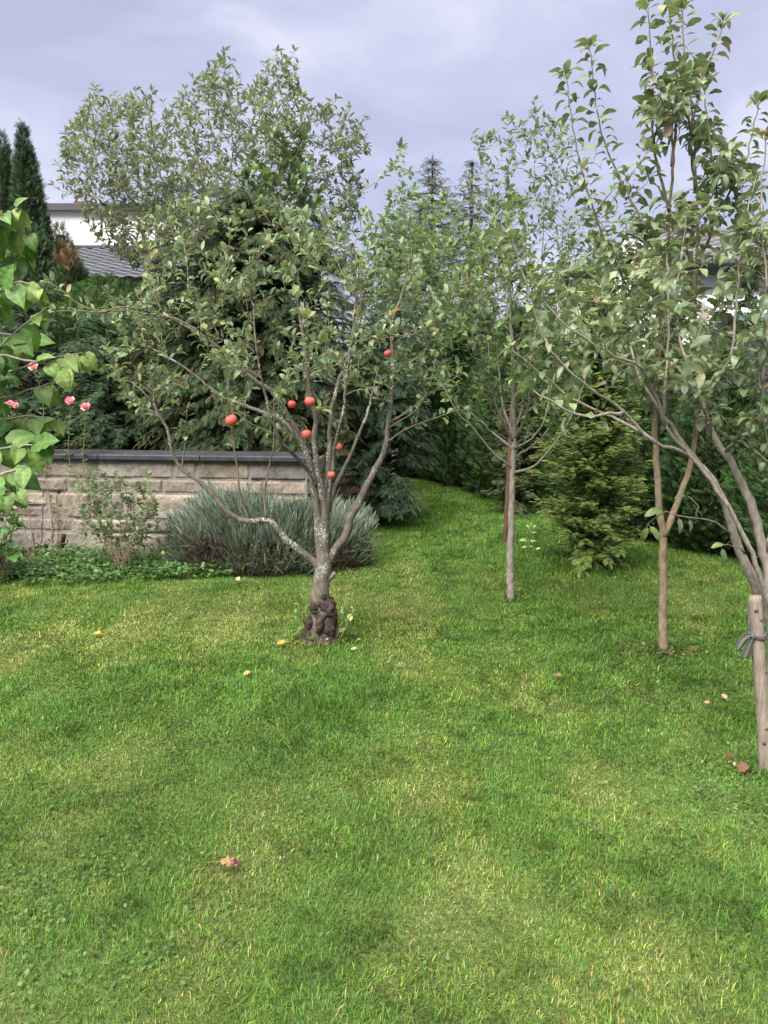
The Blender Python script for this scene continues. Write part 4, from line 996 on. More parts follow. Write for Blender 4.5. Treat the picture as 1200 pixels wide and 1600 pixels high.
def boughs(name, label, base, tips, pal, wts, seed, frond, fl, spacing, arch=.25, droop=.5, rootz=(.1, .9), side=.9, r0=.02, tipcol=None, cat='conifer', leanup=.0, wide=1, axis_top=None):
    """conifer grown bough by bough: every bough arches out of the stem and carries rows of flat sprays"""
    r = np.random.default_rng(seed); base = np.asarray(base, float)
    root = thing(name, label, cat, base); wood = Acc(); fo = Acc(); st = Acc()
    zt = max(t[2] for t in tips) if axis_top is None else axis_top
    ax = np.array([base - A(0, 0, .05), base * .5 + A(base[0], base[1], zt) * .5, A(base[0], base[1], zt)])
    ap = catmull(ax, .08); tube(st, ap, np.linspace(.07, .008, len(ap)), 8, (1, 1, 1), .15, seed)
    pos, yd, zd, sz, col = [], [], [], [], []
    for T in tips:
        h = np.clip(T[2] - (leanup + r.uniform(.0, .25)) * np.linalg.norm((T - base)[:2]), base[2] + .08, zt - .05)
        s = A(base[0], base[1], h); d = T - s; L_ = np.linalg.norm(d)
        m1 = s + d * .4 + UP * arch * L_ * r.uniform(.6, 1.2); m2 = s + d * .75 + UP * arch * L_ * .8
        p = catmull([s, m1, m2, T], .05); n = len(p); tube(wood, p, np.linspace(min(r0, .008 + .012 * L_), .003, n), 5, (1, 1, 1), .1, 1)
        Tn = nrm(np.gradient(p, axis=0)); seg = np.r_[0, np.cumsum(np.linalg.norm(np.diff(p, axis=0), axis=1))]
        lo = max(.0, seg[-1] * (.3 if L_ < 1 else .45))
        for l in np.arange(lo, seg[-1], spacing):
            c = np.array([np.interp(l, seg, p[:, i]) for i in range(3)]); t = nrm(np.array([np.interp(l, seg, Tn[:, i]) for i in range(3)]))
            sd_ = nrm(np.cross(t, UP + r.normal(0, .25, 3)))
            for s_ in (-1, 1):
                f = (l - lo) / (seg[-1] - lo + 1e-6)
                for w_ in range(wide):
                    pos.append(c + r.normal(0, .018, 3) * (1 + w_)); y = nrm(t * (.65 + .3 * r.random()) + sd_ * s_ * side * r.uniform(.5, 1.1) - UP * droop * r.uniform(.2, 1.1) + r.normal(0, .14, 3))
                    yd.append(y); zd.append(UP + t * .35 + r.normal(0, .3, 3)); sz.append(fl * (1.1 - .4 * f) * r.uniform(.75, 1.25)); col.append(f)
        pos.append(p[-1]); yd.append(nrm(Tn[-1] - UP * droop * .4)); zd.append(UP + r.normal(0, .3, 3)); sz.append(fl); col.append(1.)
    n = len(pos); cc = mixcol(n, pal, wts, .17, r)
    if tipcol is not None:
        f = np.array(col); mk = r.random(n) < np.clip((f - .62) * .9, 0, .28); cc[mk] = np.array(tipcol) * np.exp(r.normal(0, .2, (mk.sum(), 1)))
    scatter(fo, frond, np.array(pos), np.array(yd), np.array(zd), np.array(sz), cc)
    st.build('trunk', M['dark_bark'], root, base); wood.build('boughs', M['dark_bark'], root, base); fo.build('foliage', M['conifer'], root, base)
    return n
def px_tips(poly, n, Y, dY, seed, front=.5):
    r = np.random.default_rng(seed); out = samp(poly, n, Y, 0, r); pl = np.array(poly, float); lo, hi = pl.min(0), pl.max(0); res = []
    for t in out:
        # bring each tip forward or back around the stem
        u = (t[0] - P((lo[0] + hi[0]) / 2, 600, Y)[0]) / (P(hi[0], 600, Y)[0] - P(lo[0], 600, Y)[0]) * 2
        dd = math.sqrt(max(.05, 1 - u * u)) * dY
        s = -1 if r.random() < front else 1; Yn = t[1] + s * dd * r.uniform(.35, 1)
        k = t.copy(); k[1] = Yn; res.append(k)
    return res
JP = [(.034, .064, .026), (.048, .082, .031), (.025, .048, .021), (.058, .078, .028)]
pj = [(215, 640), (200, 560), (230, 480), (270, 420), (310, 360), (350, 335), (400, 340), (450, 350), (520, 380), (570, 430), (600, 520), (600, 620), (560, 700), (480, 740), (420, 750), (330, 730), (250, 705)]
boughs('cypress_shrub', 'big spreading conifer with drooping brown tipped sprays overhanging the stone wall', (P(410, 600, 8.35)[0], 8.35, .84), px_tips(pj, 680, 8.35, 1.15, 61, .72), JP, [4, 3, 3, 2], 62, FROND_SHORT, .105, .024, .16, .4, side=.85, tipcol=(.11, .088, .035), wide=1)
YP = [(.036, .07, .03), (.048, .086, .034), (.026, .054, .024)]
py_ = [(95, 690), (90, 600), (110, 520), (150, 470), (220, 470), (260, 540), (270, 640), (240, 705), (150, 710)]
boughs('yew', 'dark blue green yew shrub behind the wall, left of the big drooping conifer', (P(175, 600, 8.6)[0], 8.6, .84), px_tips(py_, 190, 8.6, .7, 63, .7), YP, [3, 2, 2], 64, FROND_FINE, .1, .026, .1, .25, side=1.0)
py2 = [(470, 760), (480, 660), (520, 560), (590, 480), (650, 480), (672, 600), (684, 700), (668, 770), (640, 800), (590, 795), (530, 770)]
boughs('yew', 'very dark conifer reaching down to the lawn at the right end of the stone wall', (P(600, 600, 8.55)[0], 8.75, .0), px_tips(py2, 330, 8.75, .75, 65, .7), [(.03, .062, .03), (.042, .078, .036), (.024, .048, .025)], [3, 2, 2], 66, FROND_FINE, .11, .03, .12, .4, side=.9)
pl_ = [(10, 710), (0, 600), (-20, 480), (40, 440), (100, 450), (130, 520), (130, 640), (110, 710)]
boughs('yew', 'near black green yew at the left end above the stone wall', (P(50, 600, 9.0)[0], 9.0, .84), px_tips(pl_, 150, 9.0, .6, 67, .7), YP, [3, 2, 2], 68, FROND_FINE, .105, .03, .1, .3, side=1.0)
CP = [(.145, .225, .05), (.18, .26, .06), (.11, .18, .04), (.22, .25, .07)]
pc = [(895, 420), (945, 425), (980, 520), (1000, 620), (1010, 700), (1002, 770), (995, 830), (965, 874), (885, 880), (850, 830), (832, 760), (838, 690), (862, 600), (880, 500)]
bc = G(925, 882)
boughs('young_cypress', 'light green feathery young conifer standing on the lawn in front of the hedge', (bc[0], bc[1], 0), px_tips(pc, 340, bc[1], .5, 69, .68), CP, [4, 3, 3, 1.4], 70, FROND_SHORT, .09, .02, .1, .05, side=.8, leanup=.6, tipcol=(.16, .17, .06))
pd_ = [(770, 640), (800, 560), (840, 560), (860, 640), (862, 760), (840, 815), (790, 810), (758, 770), (755, 700)]
bd = G(812, 805)
boughs('small_cypress', 'olive green shaggy conifer half hidden behind the slender young tree', (bd[0], bd[1] + .3, 0), px_tips(pd_, 150, bd[1] + .3, .6, 71, .68), [(.06, .09, .03), (.05, .078, .026), (.085, .1, .035)], [3, 3, 1], 72, FROND_SHORT, .09, .024, .06, .25, side=.8, leanup=.3)

# distant spruces
def spruce(px, ytop, Y, label, seed, H=9., W=1.6, k_=.55, gap=.15):
    r = np.random.default_rng(seed); top = P(px, ytop, Y); base = A(top[0], Y, 0); H = top[2]
    root = thing('spruce', label, 'conifer', base, 'distant spruces'); tr = Acc(); fo = Acc()
    z = np.linspace(0, H - .12, 30); tube(tr, np.c_[np.full(30, base[0]), np.full(30, Y), z], np.linspace(.18, .012, 30), 8)
    pos, yd, zd, sz = [], [], [], []
    for h in np.arange(H * .35, H - .1, .2):
        L_ = min(W, (H - h) * k_ + .04); nb = 7
        for k in range(nb):
            if r.random() < gap: continue
            az = k * 6.283 / nb + r.uniform(-.4, .4); o = A(math.cos(az), math.sin(az), 0); l = L_ * r.uniform(.6, 1.1)
            p = catmull([A(base[0], Y, h), A(base[0], Y, h) + o * l * .55 - UP * l * .1, A(base[0], Y, h) + o * l + UP * l * .06], .12); tube(tr, p, np.linspace(.02, .006, len(p)), 4)
            for t in np.linspace(.2, 1, max(4, int(l / .06))):
                c = p[min(len(p) - 1, int(t * (len(p) - 1)))]
                for s_ in (-1, 1):
                    pos.append(c + r.normal(0, .03, 3)); yd.append(nrm(o * .6 + s_ * .6 * np.cross(o, UP) - UP * r.uniform(-.1, .5))); zd.append(UP + r.normal(0, .3, 3)); sz.append(r.uniform(.13, .24))
    for k in range(10):
        pos.append(A(base[0], Y, H - .12 - .3 * (k / 10))); yd.append(nrm(A(r.normal(0, .25), r.normal(0, .25), 1.))); zd.append(r.normal(0, 1, 3)); sz.append(.14)
    scatter(fo, FROND_FINE, np.array(pos), np.array(yd), np.array(zd), np.array(sz), mixcol(len(pos), [(.07, .085, .065), (.09, .1, .075), (.055, .065, .05)], [1, 1, 1], .15, r))
    tr.build('trunk', M['dark_bark'], root, base); fo.build('foliage', M['conifer'], root, base)
spruce(676, 236, 22, 'sparse dark spruce, left one of two on the skyline behind the trees', 301, W=2.0, k_=.62, gap=.2)
spruce(738, 246, 23, 'sparse dark spruce, right one of two on the skyline behind the trees', 302, W=2.0, k_=.5, gap=.42)

# ------------------------------------------------------------------ lavender
def lavender():
    b = G(425, 885); base = A(b[0], b[1], 0); r = np.random.default_rng(9)
    root = thing('lavender_bush', 'wide silvery green lavender bush in front of the stone wall', 'shrub', base)
    fo, wd = Acc(), Acc(); n = 9500
    cx = lambda px: G(px, 880)[0]
    x0, x1 = cx(272), cx(572); yc = G(420, 880)[1] + .05
    u = r.uniform(-1, 1, n); v = r.uniform(-1, 1, n); k = u * u + v * v < 1; u, v = u[k], v[k]; n = len(u)
    dome = np.sqrt(1 - u * u - v * v)
    X = (x0 + x1) / 2 + u * (x1 - x0) / 2; Y = yc + v * .5 + .02
    lump = fbm(np.c_[X, Y], .3, 3, 2) * 2 - 1
    Z = .1 + (.35 + .2 * lump) * dome ** .6
    o = np.c_[u * 1.1, v * 1.1, .75 + 0 * u]; base_p = np.c_[X * .8 + (x0 + x1) / 2 * .2, yc + (Y - yc) * .65, Z * .25]
    tip = np.c_[X, Y, Z + .05] + nrm(o) * (.04 + .2 * r.random(n) ** 3)[:, None] + UP * .03
    SPR = frond_tpl(6, 20, .24, .02, .0, .5)
    for off, ss in ((0., 1.), (.35, 1.), (.12, .9), (.2, 1.), (.05, .8)):
        q = tip - nrm(o + r.normal(0, .2, (n, 3))) * (.12 + off * .16)
        scatter(fo, SPR, q, nrm(nrm(o) * .7 + UP * .8 + r.normal(0, .2, (n, 3))), r.normal(0, 1, (n, 3)), ss * r.uniform(.05, .115, n), (.55 + .9 * fbm(np.c_[X, Y, Z], .16, 12, 2))[:, None] * mixcol(n, [(.185, .225, .18), (.23, .275, .225), (.11, .145, .1), (.1, .155, .055)], [4, 3, 2, 1], .15, r))
    for k in range(11):                                  # tufts hanging low over the bare wood
        a0 = r.uniform(math.pi * 1.05, math.pi * 1.98); m_ = int(r.uniform(90, 260))
        q = np.c_[(x0 + x1) / 2 + math.cos(a0) * (x1 - x0) / 2 * .98 + r.normal(0, .06, m_), yc + math.sin(a0) * .52 + r.normal(0, .05, m_), np.abs(r.normal(.1, .08, m_)) + .03]
        scatter(fo, SPR, q, nrm(r.normal(0, .3, (m_, 3)) + A(math.cos(a0) * .6, -.5, .7)), r.normal(0, 1, (m_, 3)), r.uniform(.05, .11, m_), mixcol(m_, [(.15, .185, .14), (.09, .14, .05), (.12, .15, .11)], [3, 2, 2], .15, r))
    for k in range(260):                                 # spent flower stalks standing proud
        i_ = int(r.integers(n)); b0 = A(X[i_], Y[i_], Z[i_]); tp_ = b0 + nrm(A(u[i_] * .5, v[i_] * .5, 1) + r.normal(0, .15, 3)) * r.uniform(.1, .24)
        tube(fo, np.array([b0, tp_]), [.0018, .0012], 3, (.13, .14, .1), 0, 0, False); scatter(fo, LEAF_NARROW[0], np.repeat(tp_[None], 3, 0), r.normal(0, .3, (3, 3)) + UP, r.normal(0, 1, (3, 3)), .025, (.12, .11, .11))
    # bare woody lower stems
    m = 1500; az = r.uniform(0, 2 * np.pi, m); R = r.uniform(.55, 1., m)
    for i in range(m):
        a0 = A((x0 + x1) / 2 + math.cos(az[i]) * R[i] * (x1 - x0) / 2 * .85, yc + math.sin(az[i]) * R[i] * .4, .0)
        d = A(math.cos(az[i]) * .6, math.sin(az[i]) * .8, r.uniform(.5, 1.3)); e_ = a0 + nrm(d + r.normal(0, .25, 3)) * r.uniform(.12, .3)
        tube(wd, np.array([a0, (a0 + e_) / 2 + r.normal(0, .012, 3), e_]), [.004, .003, .0015], 4, np.array([1., .95, .95]) * r.uniform(.6, 1.6), 0, 0, False)
    n2 = 3800; az = r.uniform(np.pi, 2 * np.pi, n2)
    q = np.c_[(x0 + x1) / 2 + np.cos(az) * (x1 - x0) / 2 * 1.0, yc + np.sin(az) * .53, r.uniform(.02, .26, n2) * r.uniform(.5, 1, n2) * (1 + .55 * (np.cos(az) < -.35))] + r.normal(0, .03, (n2, 3))
    scatter(wd, FROND_FINE, q, nrm(r.normal(0, .6, (n2, 3)) + A(0, -.4, .4)), r.normal(0, 1, (n2, 3)), r.uniform(.025, .06, n2), mixcol(n2, [(1.2, .95, .9), (.8, .65, .6), (1.2, 2.0, .9), (1.8, 1.5, 1.4)], [3, 3, 1, 1], .2, r))
    core = Acc(); t = np.linspace(-1, 1, 16); tube(core, np.c_[(x0 + x1) / 2 + t * (x1 - x0) / 2 * .8, np.full(16, yc + .05), np.full(16, .1)], np.sqrt(np.clip(1 - t * t, .01, 1)) * .3, 14, (.6, .5, .5), .3, 3)
    core.build('woody_core', M['dead'], root, base); wd.build('dry_stems', plain_mat('lavender_wood', (.05, .04, .036), .9, .1, 30, .3, 0, True), root, base); fo.build('foliage', M['conifer'], root, base)
lavender()

# ------------------------------------------------------------------ roses along the wall
def rose_flower(root, base, c, seed, R=.036, col=((.85, .33, .45), (.9, .5, .58), (.8, .24, .38))):
    r = np.random.default_rng(seed); a = Acc()
    PET = leaf_tpl(6, ([0, .3, .65, .9, 1], [.3, .8, 1, .75, 0]), -.35, -1.0, 0, .1, .95, 5)
    for ring, (n, el, s) in enumerate(((6, .15, 1.1), (6, .6, .95), (5, 1.05, .75), (4, 1.35, .5))):
        az = np.arange(n) * 6.283 / n + ring * .5 + r.normal(0, .15, n); y = np.c_[np.cos(az) * math.cos(el), np.sin(az) * math.cos(el), np.full(n, math.sin(el))]
        z = np.c_[-np.cos(az) * math.sin(el), -np.sin(az) * math.sin(el), np.full(n, math.cos(el))]
        ax = math.radians(48); rot = np.array([[1, 0, 0], [0, math.cos(ax), -math.sin(ax)], [0, math.sin(ax), math.cos(ax)]]); y = y @ rot.T; z = z @ rot.T
        scatter(a, PET, np.repeat(c[None], n, 0), y, z, R * s * r.uniform(.9, 1.1, n), mixcol(n, col, [2, 2, 1], .08, r))
    a.build('flower', M['petal'], root, base)
def rose_climber():
    base = G(70, 868); base[2] = .02; Y = base[1]; q = lambda px, py, dy=0: P(px, py, Y + dy)
    t = Tree('rose_bush', 'tall thin rose bush with pink flowers and bare canes in front of the stone wall', 'rose', base, M['bark_brown'], M['bark_brown'], M['leaf'], 51)
    for pts in ([(62, 868), (66, 800), (70, 720), (68, 650), (62, 600), (52, 580)], [(72, 868), (90, 800), (108, 740), (107, 690), (110, 632)], [(78, 866), (100, 820), (128, 760), (131, 690), (134, 640)], [(55, 868), (45, 800), (36, 740), (28, 690), (16, 640)], [(82, 868), (80, 800), (72, 740), (85, 690), (92, 650)], [(48, 866), (30, 790), (20, 740), (10, 700)], [(90, 866), (89, 800), (87, 770)]):
        d0 = t.r.uniform(-.05, .15); t.limbname = 'cane'; t.limb([q(x, y, d0) for x, y in pts], .0055, .0022, sides=6, leafy=True, jit=.004)
    t.leaves(LEAF_MID, .045, .05, [(.06, .12, .035), (.08, .15, .045), (.045, .09, .03)], [3, 2, 2], start=.55, tuft=5, cluster=3, maxr=.0042)
    a = Acc(); tube(a, catmull([q(95, 868), q(97, 850), q(100, 835)], .02), [.03, .026, .02, .014][:4] if False else .022, 10, (.5, .4, .4), .4, 3); tube(a, catmull([q(72, 868), q(71, 850)], .02), .018, 8, (.5, .35, .35), .4, 4)
    a.build('old_stump', M['dark_bark'], t.root, base)
    for i, (px, py, dy) in enumerate(((52, 574, -.1), (110, 627, 0), (134, 637, .0), (16, 633, .1), (24, 634, .1))): rose_flower(t.root, base, q(px, py, dy), 60 + i, .047 if i != 4 else .036)
    t.done()
rose_climber()
def rose_shrub():
    base = G(192, 893); base[2] = .02; Y = base[1]; q = lambda px, py, dy=0: P(px, py, Y + dy)
    t = Tree('rose_shrub', 'small pale green leafy shrub with thin reddish stems before the wall', 'shrub', base, M['bark_brown'], bark_mat('reddish_cane', (.09, .045, .035), (.16, .09, .06), 0), M['leaf'], 53)
    for i, (tx, ty) in enumerate(((120, 750), (140, 735), (150, 770), (165, 745), (185, 790), (205, 775), (225, 770), (240, 790), (215, 810), (170, 810), (130, 800), (245, 820), (160, 760), (195, 760), (230, 745))):
        d = t.r.uniform(-.2, .2); t.limbname = 'cane'; t.limb([q(192 + t.r.uniform(-12, 12), 896), q(190 + (tx - 190) * .4, 850, d * .5), q(tx + 5, ty + 40, d), q(tx, ty, d)], .0045, .002, sides=5, leafy=True, jit=.004)
    for x in samp([(110, 760), (160, 730), (245, 765), (250, 830), (200, 850), (140, 830), (115, 790)], 60, Y, .22, t.r): t.attach(x, up=.5, rcap=.0035)
    t.leaves([leaf_tpl(4, None, .25, .3, .1, 0, .62)], .042, .03, [(.11, .165, .075), (.14, .2, .095), (.085, .13, .055), (.19, .21, .09)], [4, 3, 3, 1], start=.35, tuft=5, cluster=2)
    t.done()
rose_shrub()
def edge_plant():
    base = G(-2, 905); base[2] = .02; Y = base[1]; r = np.random.default_rng(14)
    t = Tree('leafy_perennial', 'lush broad leaved green plant at the left edge below the lilac', 'plant', base, M['bark_brown'], M['bark_brown'], M['leaf_big'], 55)
    for k in range(26):
        e_ = P(r.uniform(-50, 36), r.uniform(770, 890), Y + r.uniform(-.25, .2)); b = base + A(r.uniform(-.15, .1), r.uniform(-.1, .1), -.02)
        p = catmull([b, b * .4 + e_ * .6 + UP * .05, e_], .04); sh = Acc(); tube(sh, p, .004, 5); sh.build('stalk', M['bark_brown'], t.root, base); t.paths.append((p, np.full(len(p), .004)))
    t.leaves([leaf_tpl(6, ([0, .15, .4, .55, .75, 1], [.2, .9, .75, 1, .6, 0]), .2, .8, .2, .2, .85)], .085, .1, [(.055, .14, .03), (.075, .17, .04), (.04, .1, .025)], [3, 2, 2], start=.4, tuft=4, droop=.2)
    t.done()
edge_plant()

# ------------------------------------------------------------------ lilac reaching in from the left, close to the camera
def lilac():
    Y = 2.05; base = A(-1.65, 2.15, 0); q = lambda px, py, dy=0: P(px, py, Y + dy)
    t = Tree('lilac_bush', 'lilac branches with large drooping heart shaped leaves at the left edge, closest to the camera', 'shrub', base, M['bark_grey'], M['bark_grey'], M['lilac'], 57)
    t.limb([base, A(-1.55, 2.1, .5), A(-1.42, 2.08, 1.1), A(-1.35, 2.05, 1.7), A(-1.2, 2.05, 2.1), A(-1.08, 2.05, 2.25)], .025, .008, acc=t.trunk)
    br = [[(-130, 640), (-40, 570), (0, 541), (30, 515), (69, 483)], [(-150, 660), (-40, 600), (18, 580), (70, 563), (129, 550)], [(-150, 760), (-60, 715), (0, 700), (40, 697), (72, 692)], [(-110, 520), (-40, 440), (5, 415), (30, 398), (42, 385)], [(-100, 430), (-40, 370), (0, 340), (20, 330), (32, 325)], [(-140, 800), (-60, 760), (-10, 745), (20, 735), (40, 730)], [(-100, 680), (-30, 660), (20, 655), (60, 650), (85, 655)],
          [(-120, 400), (-40, 350), (0, 345), (25, 352), (45, 365)], [(-120, 500), (-40, 470), (0, 455), (30, 440), (62, 452)], [(-110, 560), (-30, 530), (0, 520), (40, 530), (60, 548)], [(-110, 660), (-30, 630), (0, 622), (45, 610), (75, 600)], [(-110, 720), (-40, 690), (0, 675), (30, 668), (60, 672)], [(-110, 820), (-50, 790), (-15, 775), (5, 770), (25, 765)], [(-120, 590), (-40, 560), (10, 556), (60, 566), (100, 574)], [(-120, 440), (-50, 400), (-10, 385), (15, 380), (30, 390)]]
    for i, pts in enumerate(br):
        d = (-.02, .04, .0, .08, .02, -.08, .12, .05, -.06, .1, .06, .14, .0, -.05, .12)[i]
        t.limb([q(x, y, d) for x, y in pts], .0055, .0018, acc=t.tw, sides=6, leafy=True, jit=.002)
    r = t.r; pos, yd, zd, sz, col = [], [], [], [], []
    for p, rad in t.paths:
        seg = np.r_[0, np.cumsum(np.linalg.norm(np.diff(p, axis=0), axis=1))]; Tn = nrm(np.gradient(p, axis=0))
        ls = list(np.arange(seg[-1] * .25, seg[-1] - .01, .034)) + [seg[-1]]
        for k, l in enumerate(ls):
            c = np.array([np.interp(l, seg, p[:, i]) for i in range(3)]); tn = nrm(np.array([np.interp(l, seg, Tn[:, i]) for i in range(3)]))
            sd_ = nrm(np.cross(tn, UP)) if k % 2 else nrm(UP * .8 + np.cross(tn, UP) * .3)
            for s_ in (-1, 1):
                last = k == len(ls) - 1
                y = nrm(tn * r.uniform(.2, .6) + sd_ * s_ * .75 - UP * r.uniform(.5, 1.6) + r.normal(0, .25, 3))
                outv = sd_ * s_ + A(0, -.6, 0)
                z = nrm(UP * .55 + A(0, -.75, 0) + outv * .35 + r.normal(0, .25, 3))
                pos.append(c); yd.append(y); zd.append(z); f = l / seg[-1]; sz.append((.068 - .022 * (f > .93)) * r.uniform(.65, 1.2)); col.append(f)
    n = len(pos); pos, yd, zd, sz = map(np.array, (pos, yd, zd, sz)); f = np.array(col)
    cc = mixcol(n, [(.07, .16, .035), (.095, .195, .045), (.115, .21, .055)], [3, 3, 2], .14, r)
    lt = np.clip((f - .6) / .4, 0, 1)[:, None] * r.uniform(0, 1, (n, 1)); cc = cc * (1 - lt) + A(.2, .27, .08) * lt
    keep = np.ones(n, bool)
    lc = pos + yd * (sz * .7)[:, None]
    for gap in (q(52, 574), q(18, 633)): keep &= np.hypot(lc[:, 0] - gap[0], lc[:, 2] - gap[2]) > .052   # two gaps in the foliage
    pos, yd, zd, sz, cc = pos[keep], yd[keep], zd[keep], sz[keep], cc[keep]; n = len(pos)
    kk = r.integers(0, 5, n)
    for i, tp in enumerate(LEAF_LILAC):
        m = kk == i; scatter(t.lv, tp, pos[m], yd[m], zd[m], sz[m], cc[m], None, .35)
    t.done()
lilac()

# ------------------------------------------------------------------ small things on the lawn
def sapling():
    b = G(826, 872); b[2] = 0; q = lambda px, py: P(px, py, b[1])
    t = Tree('sapling', 'tiny bright green sapling standing in the grass beside the slender tree', 'plant', b, M['bark_brown'], M['leaf_big'], M['leaf_big'], 59)
    p = t.limb([b, q(825, 855), q(827, 838), q(829, 828)], .004, .002, acc=t.trunk, sides=6)
    pos = np.array([p[-1], p[-1], p[-1], p[-2], p[len(p) // 2], p[len(p) // 2], p[len(p) // 3], p[len(p) // 3]]); yd = np.array([(-.5, 0, .8), (.5, -.1, .7), (0, -.4, .9), (.8, -.2, .3), (.9, -.2, .2), (-.9, -.2, .35), (.9, 0, .1), (-.9, -.2, .1)])
    scatter(t.lv, LEAF_BIG[0], pos, yd, UP + A(0, -.9, 0) + 0 * pos, A(.06, .06, .07, .06, .07, .075, .05, .05), np.tile(A(.22, .36, .1), (8, 1))); t.done()
sapling()
def fallen(px, py, size, col, label, az, tilt=.2, tpl=None, two=None):
    c = G(px, py); a = Acc(); tp = leaf_tpl(13, OVAL, .15, .5, .3, .28, .72, 7)
    V, F = tp; V = V.copy(); col = np.array(col) * .72; two = None if two is None else np.array(two) * .8; Vc = np.tile(np.array(col), (len(V), 1)) if two is None else np.where((V[:, 1:2] + .25 * np.sin(V[:, 0:1] * 30) > .85), np.array(two), np.array(col))
    V = V - A(0, V[:, 1].mean(), 0); V[:, 2] += .2
    ca, sa = math.cos(az), math.sin(az); X = V[:, 0] * ca - V[:, 1] * sa; Yv = V[:, 0] * sa + V[:, 1] * ca
    th = np.c_[X, Yv, V[:, 2] + tilt * Yv] * size
    # thin leaf blade with real thickness
    k = len(th); a.add(np.r_[th, th - A(0, 0, .0012)], np.r_[F, F[:, ::-1] + k], np.r_[Vc, Vc])
    o = a.build('fallen_leaf', M['dry_leaf'], None, A(0, 0, 0)); o.location = (c[0], c[1], .03); tag(o, label, 'leaf', 'fallen leaves on the lawn')
fallen(360, 1364, .07, (.4, .27, .12), 'large fallen leaf, half tan and half purple red, lying on the front lawn', -1.5, .0, two=(.11, .035, .048))
fallen(872, 1064, .042, (.3, .17, .12), 'pinkish brown fallen leaf on the lawn left of the forked tree', .8)
fallen(1160, 1211, .055, (.17, .085, .055), 'brown fallen leaf near the foot of the weathered post', 2.2, .4)
fallen(1139, 1192, .04, (.14, .07, .05), 'small dark brown fallen leaf, just above left of the brown one at the post', 1.0, .3)
fallen(1131, 1098, .036, (.5, .42, .2), 'pale yellow fallen leaf standing in the grass left of the post', .3, .6)
fallen(1104, 1107, .03, (.5, .36, .2), 'small tan fallen leaf left of the pale yellow one near the post', 1.4)
fallen(152, 998, .06, (.55, .4, .09), 'yellow fallen leaf on the left part of the lawn', 1.2)
fallen(440, 1013, .06, (.5, .36, .1), 'yellow brown fallen leaf lower left of the old apple trunk', 1.7)
fallen(547, 973, .055, (.62, .6, .22), 'upright pale yellow leaf in the grass right of the old apple trunk', .2, .9)
fallen(372, 911, .05, (.6, .62, .35), 'pale leaf on the grass edge left below the lavender', .5, .6)
fallen(386, 1061, .045, (.5, .34, .1), 'orange tan fallen leaf in the lawn below the lavender', 2.0)
fallen(553, 1022, .04, (.5, .4, .22), 'beige fallen leaf just below right of the old apple trunk', 1.5)
fallen(640, 803, .08, (.35, .18, .1), 'rusty fallen leaf on the far grass at the foot of the dark conifer', 1.3)
fallen(841, 863, .05, (.6, .6, .4), 'whitish leaf in the grass right of the tiny sapling', 1.5)

acc = Acc()
for px, py, sx, n in ((1020, 1018, .17, 130), (1045, 1022, .12, 60), (800, 938, .1, 60), (745, 768, .35, 240), (560, 895, .3, 120), (505, 1003, .16, 90), (1090, 905, .4, 160), (950, 883, .3, 120), (1165, 1205, .12, 30), (640, 800, .3, 60)):
    c = G(px, py); q = c + np.c_[rng.normal(0, sx, n), rng.normal(0, sx * .45, n), rng.uniform(.012, .03, n)]
    scatter(acc, LEAF_MID[1], q, np.c_[rng.normal(0, 1, (n, 2)), rng.normal(0, .25, n)], UP + rng.normal(0, .5, (n, 3)), rng.uniform(.012, .034, n), mixcol(n, [(.12, .075, .045), (.2, .14, .08), (.08, .05, .035), (.26, .2, .11)], [4, 3, 3, 1]))
tag(acc.build('leaf_litter', M['dry_leaf']), 'small dry brown leaf bits around the tree feet and along the hedge', 'leaf litter', kind='stuff')

# short post at the foot of the dark conifer
b = G(634, 797); b[2] = -.03; a = Acc(); p = catmull([b, b + A(.01, 0, .2), b + A(.0, .02, .45)], .05); tube(a, p, .036, 10, (1, 1, 1), .1, 4)
tag(a.build('wooden_post', bark_mat('mossy_wood', (.05, .045, .03), (.11, .09, .06), 0), None, b), 'short dark wooden post under the dark conifer beside the far grass', 'post')

# ------------------------------------------------------------------ houses
def tiled_slope(acc, a, b, c, d, rows, cols, amp, col):
    """pantile slope: a-b eave, d-c ridge; rows step, columns roll"""
    a, b, c, d = map(np.asarray, (a, b, c, d)); n = nrm(np.cross(b - a, d - a)); nu = cols * 6
    u = np.linspace(0, 1, nu + 1)
    for k in range(rows):
        for_v = []
        for v, lift in ((k / rows, .035), ((k + 1) / rows, .0)):
            p = (a + (d - a) * v)[None] * (1 - u)[:, None] + (b + (c - b) * v)[None] * u[:, None]
            for_v.append(p + n * (lift + amp * np.sin(u * cols * 2 * np.pi))[:, None])
        low = for_v[0] - n * .035
        for_v = [low] + for_v
        V = np.concatenate(for_v); m_ = nu + 1; i = np.arange(nu)
        acc.quad(V, np.r_[np.stack([i, i + 1, i + m_ + 1, i + m_], -1), np.stack([i + m_, i + m_ + 1, i + 2 * m_ + 1, i + 2 * m_], -1)], np.array(col) * rng.uniform(.85, 1.15))
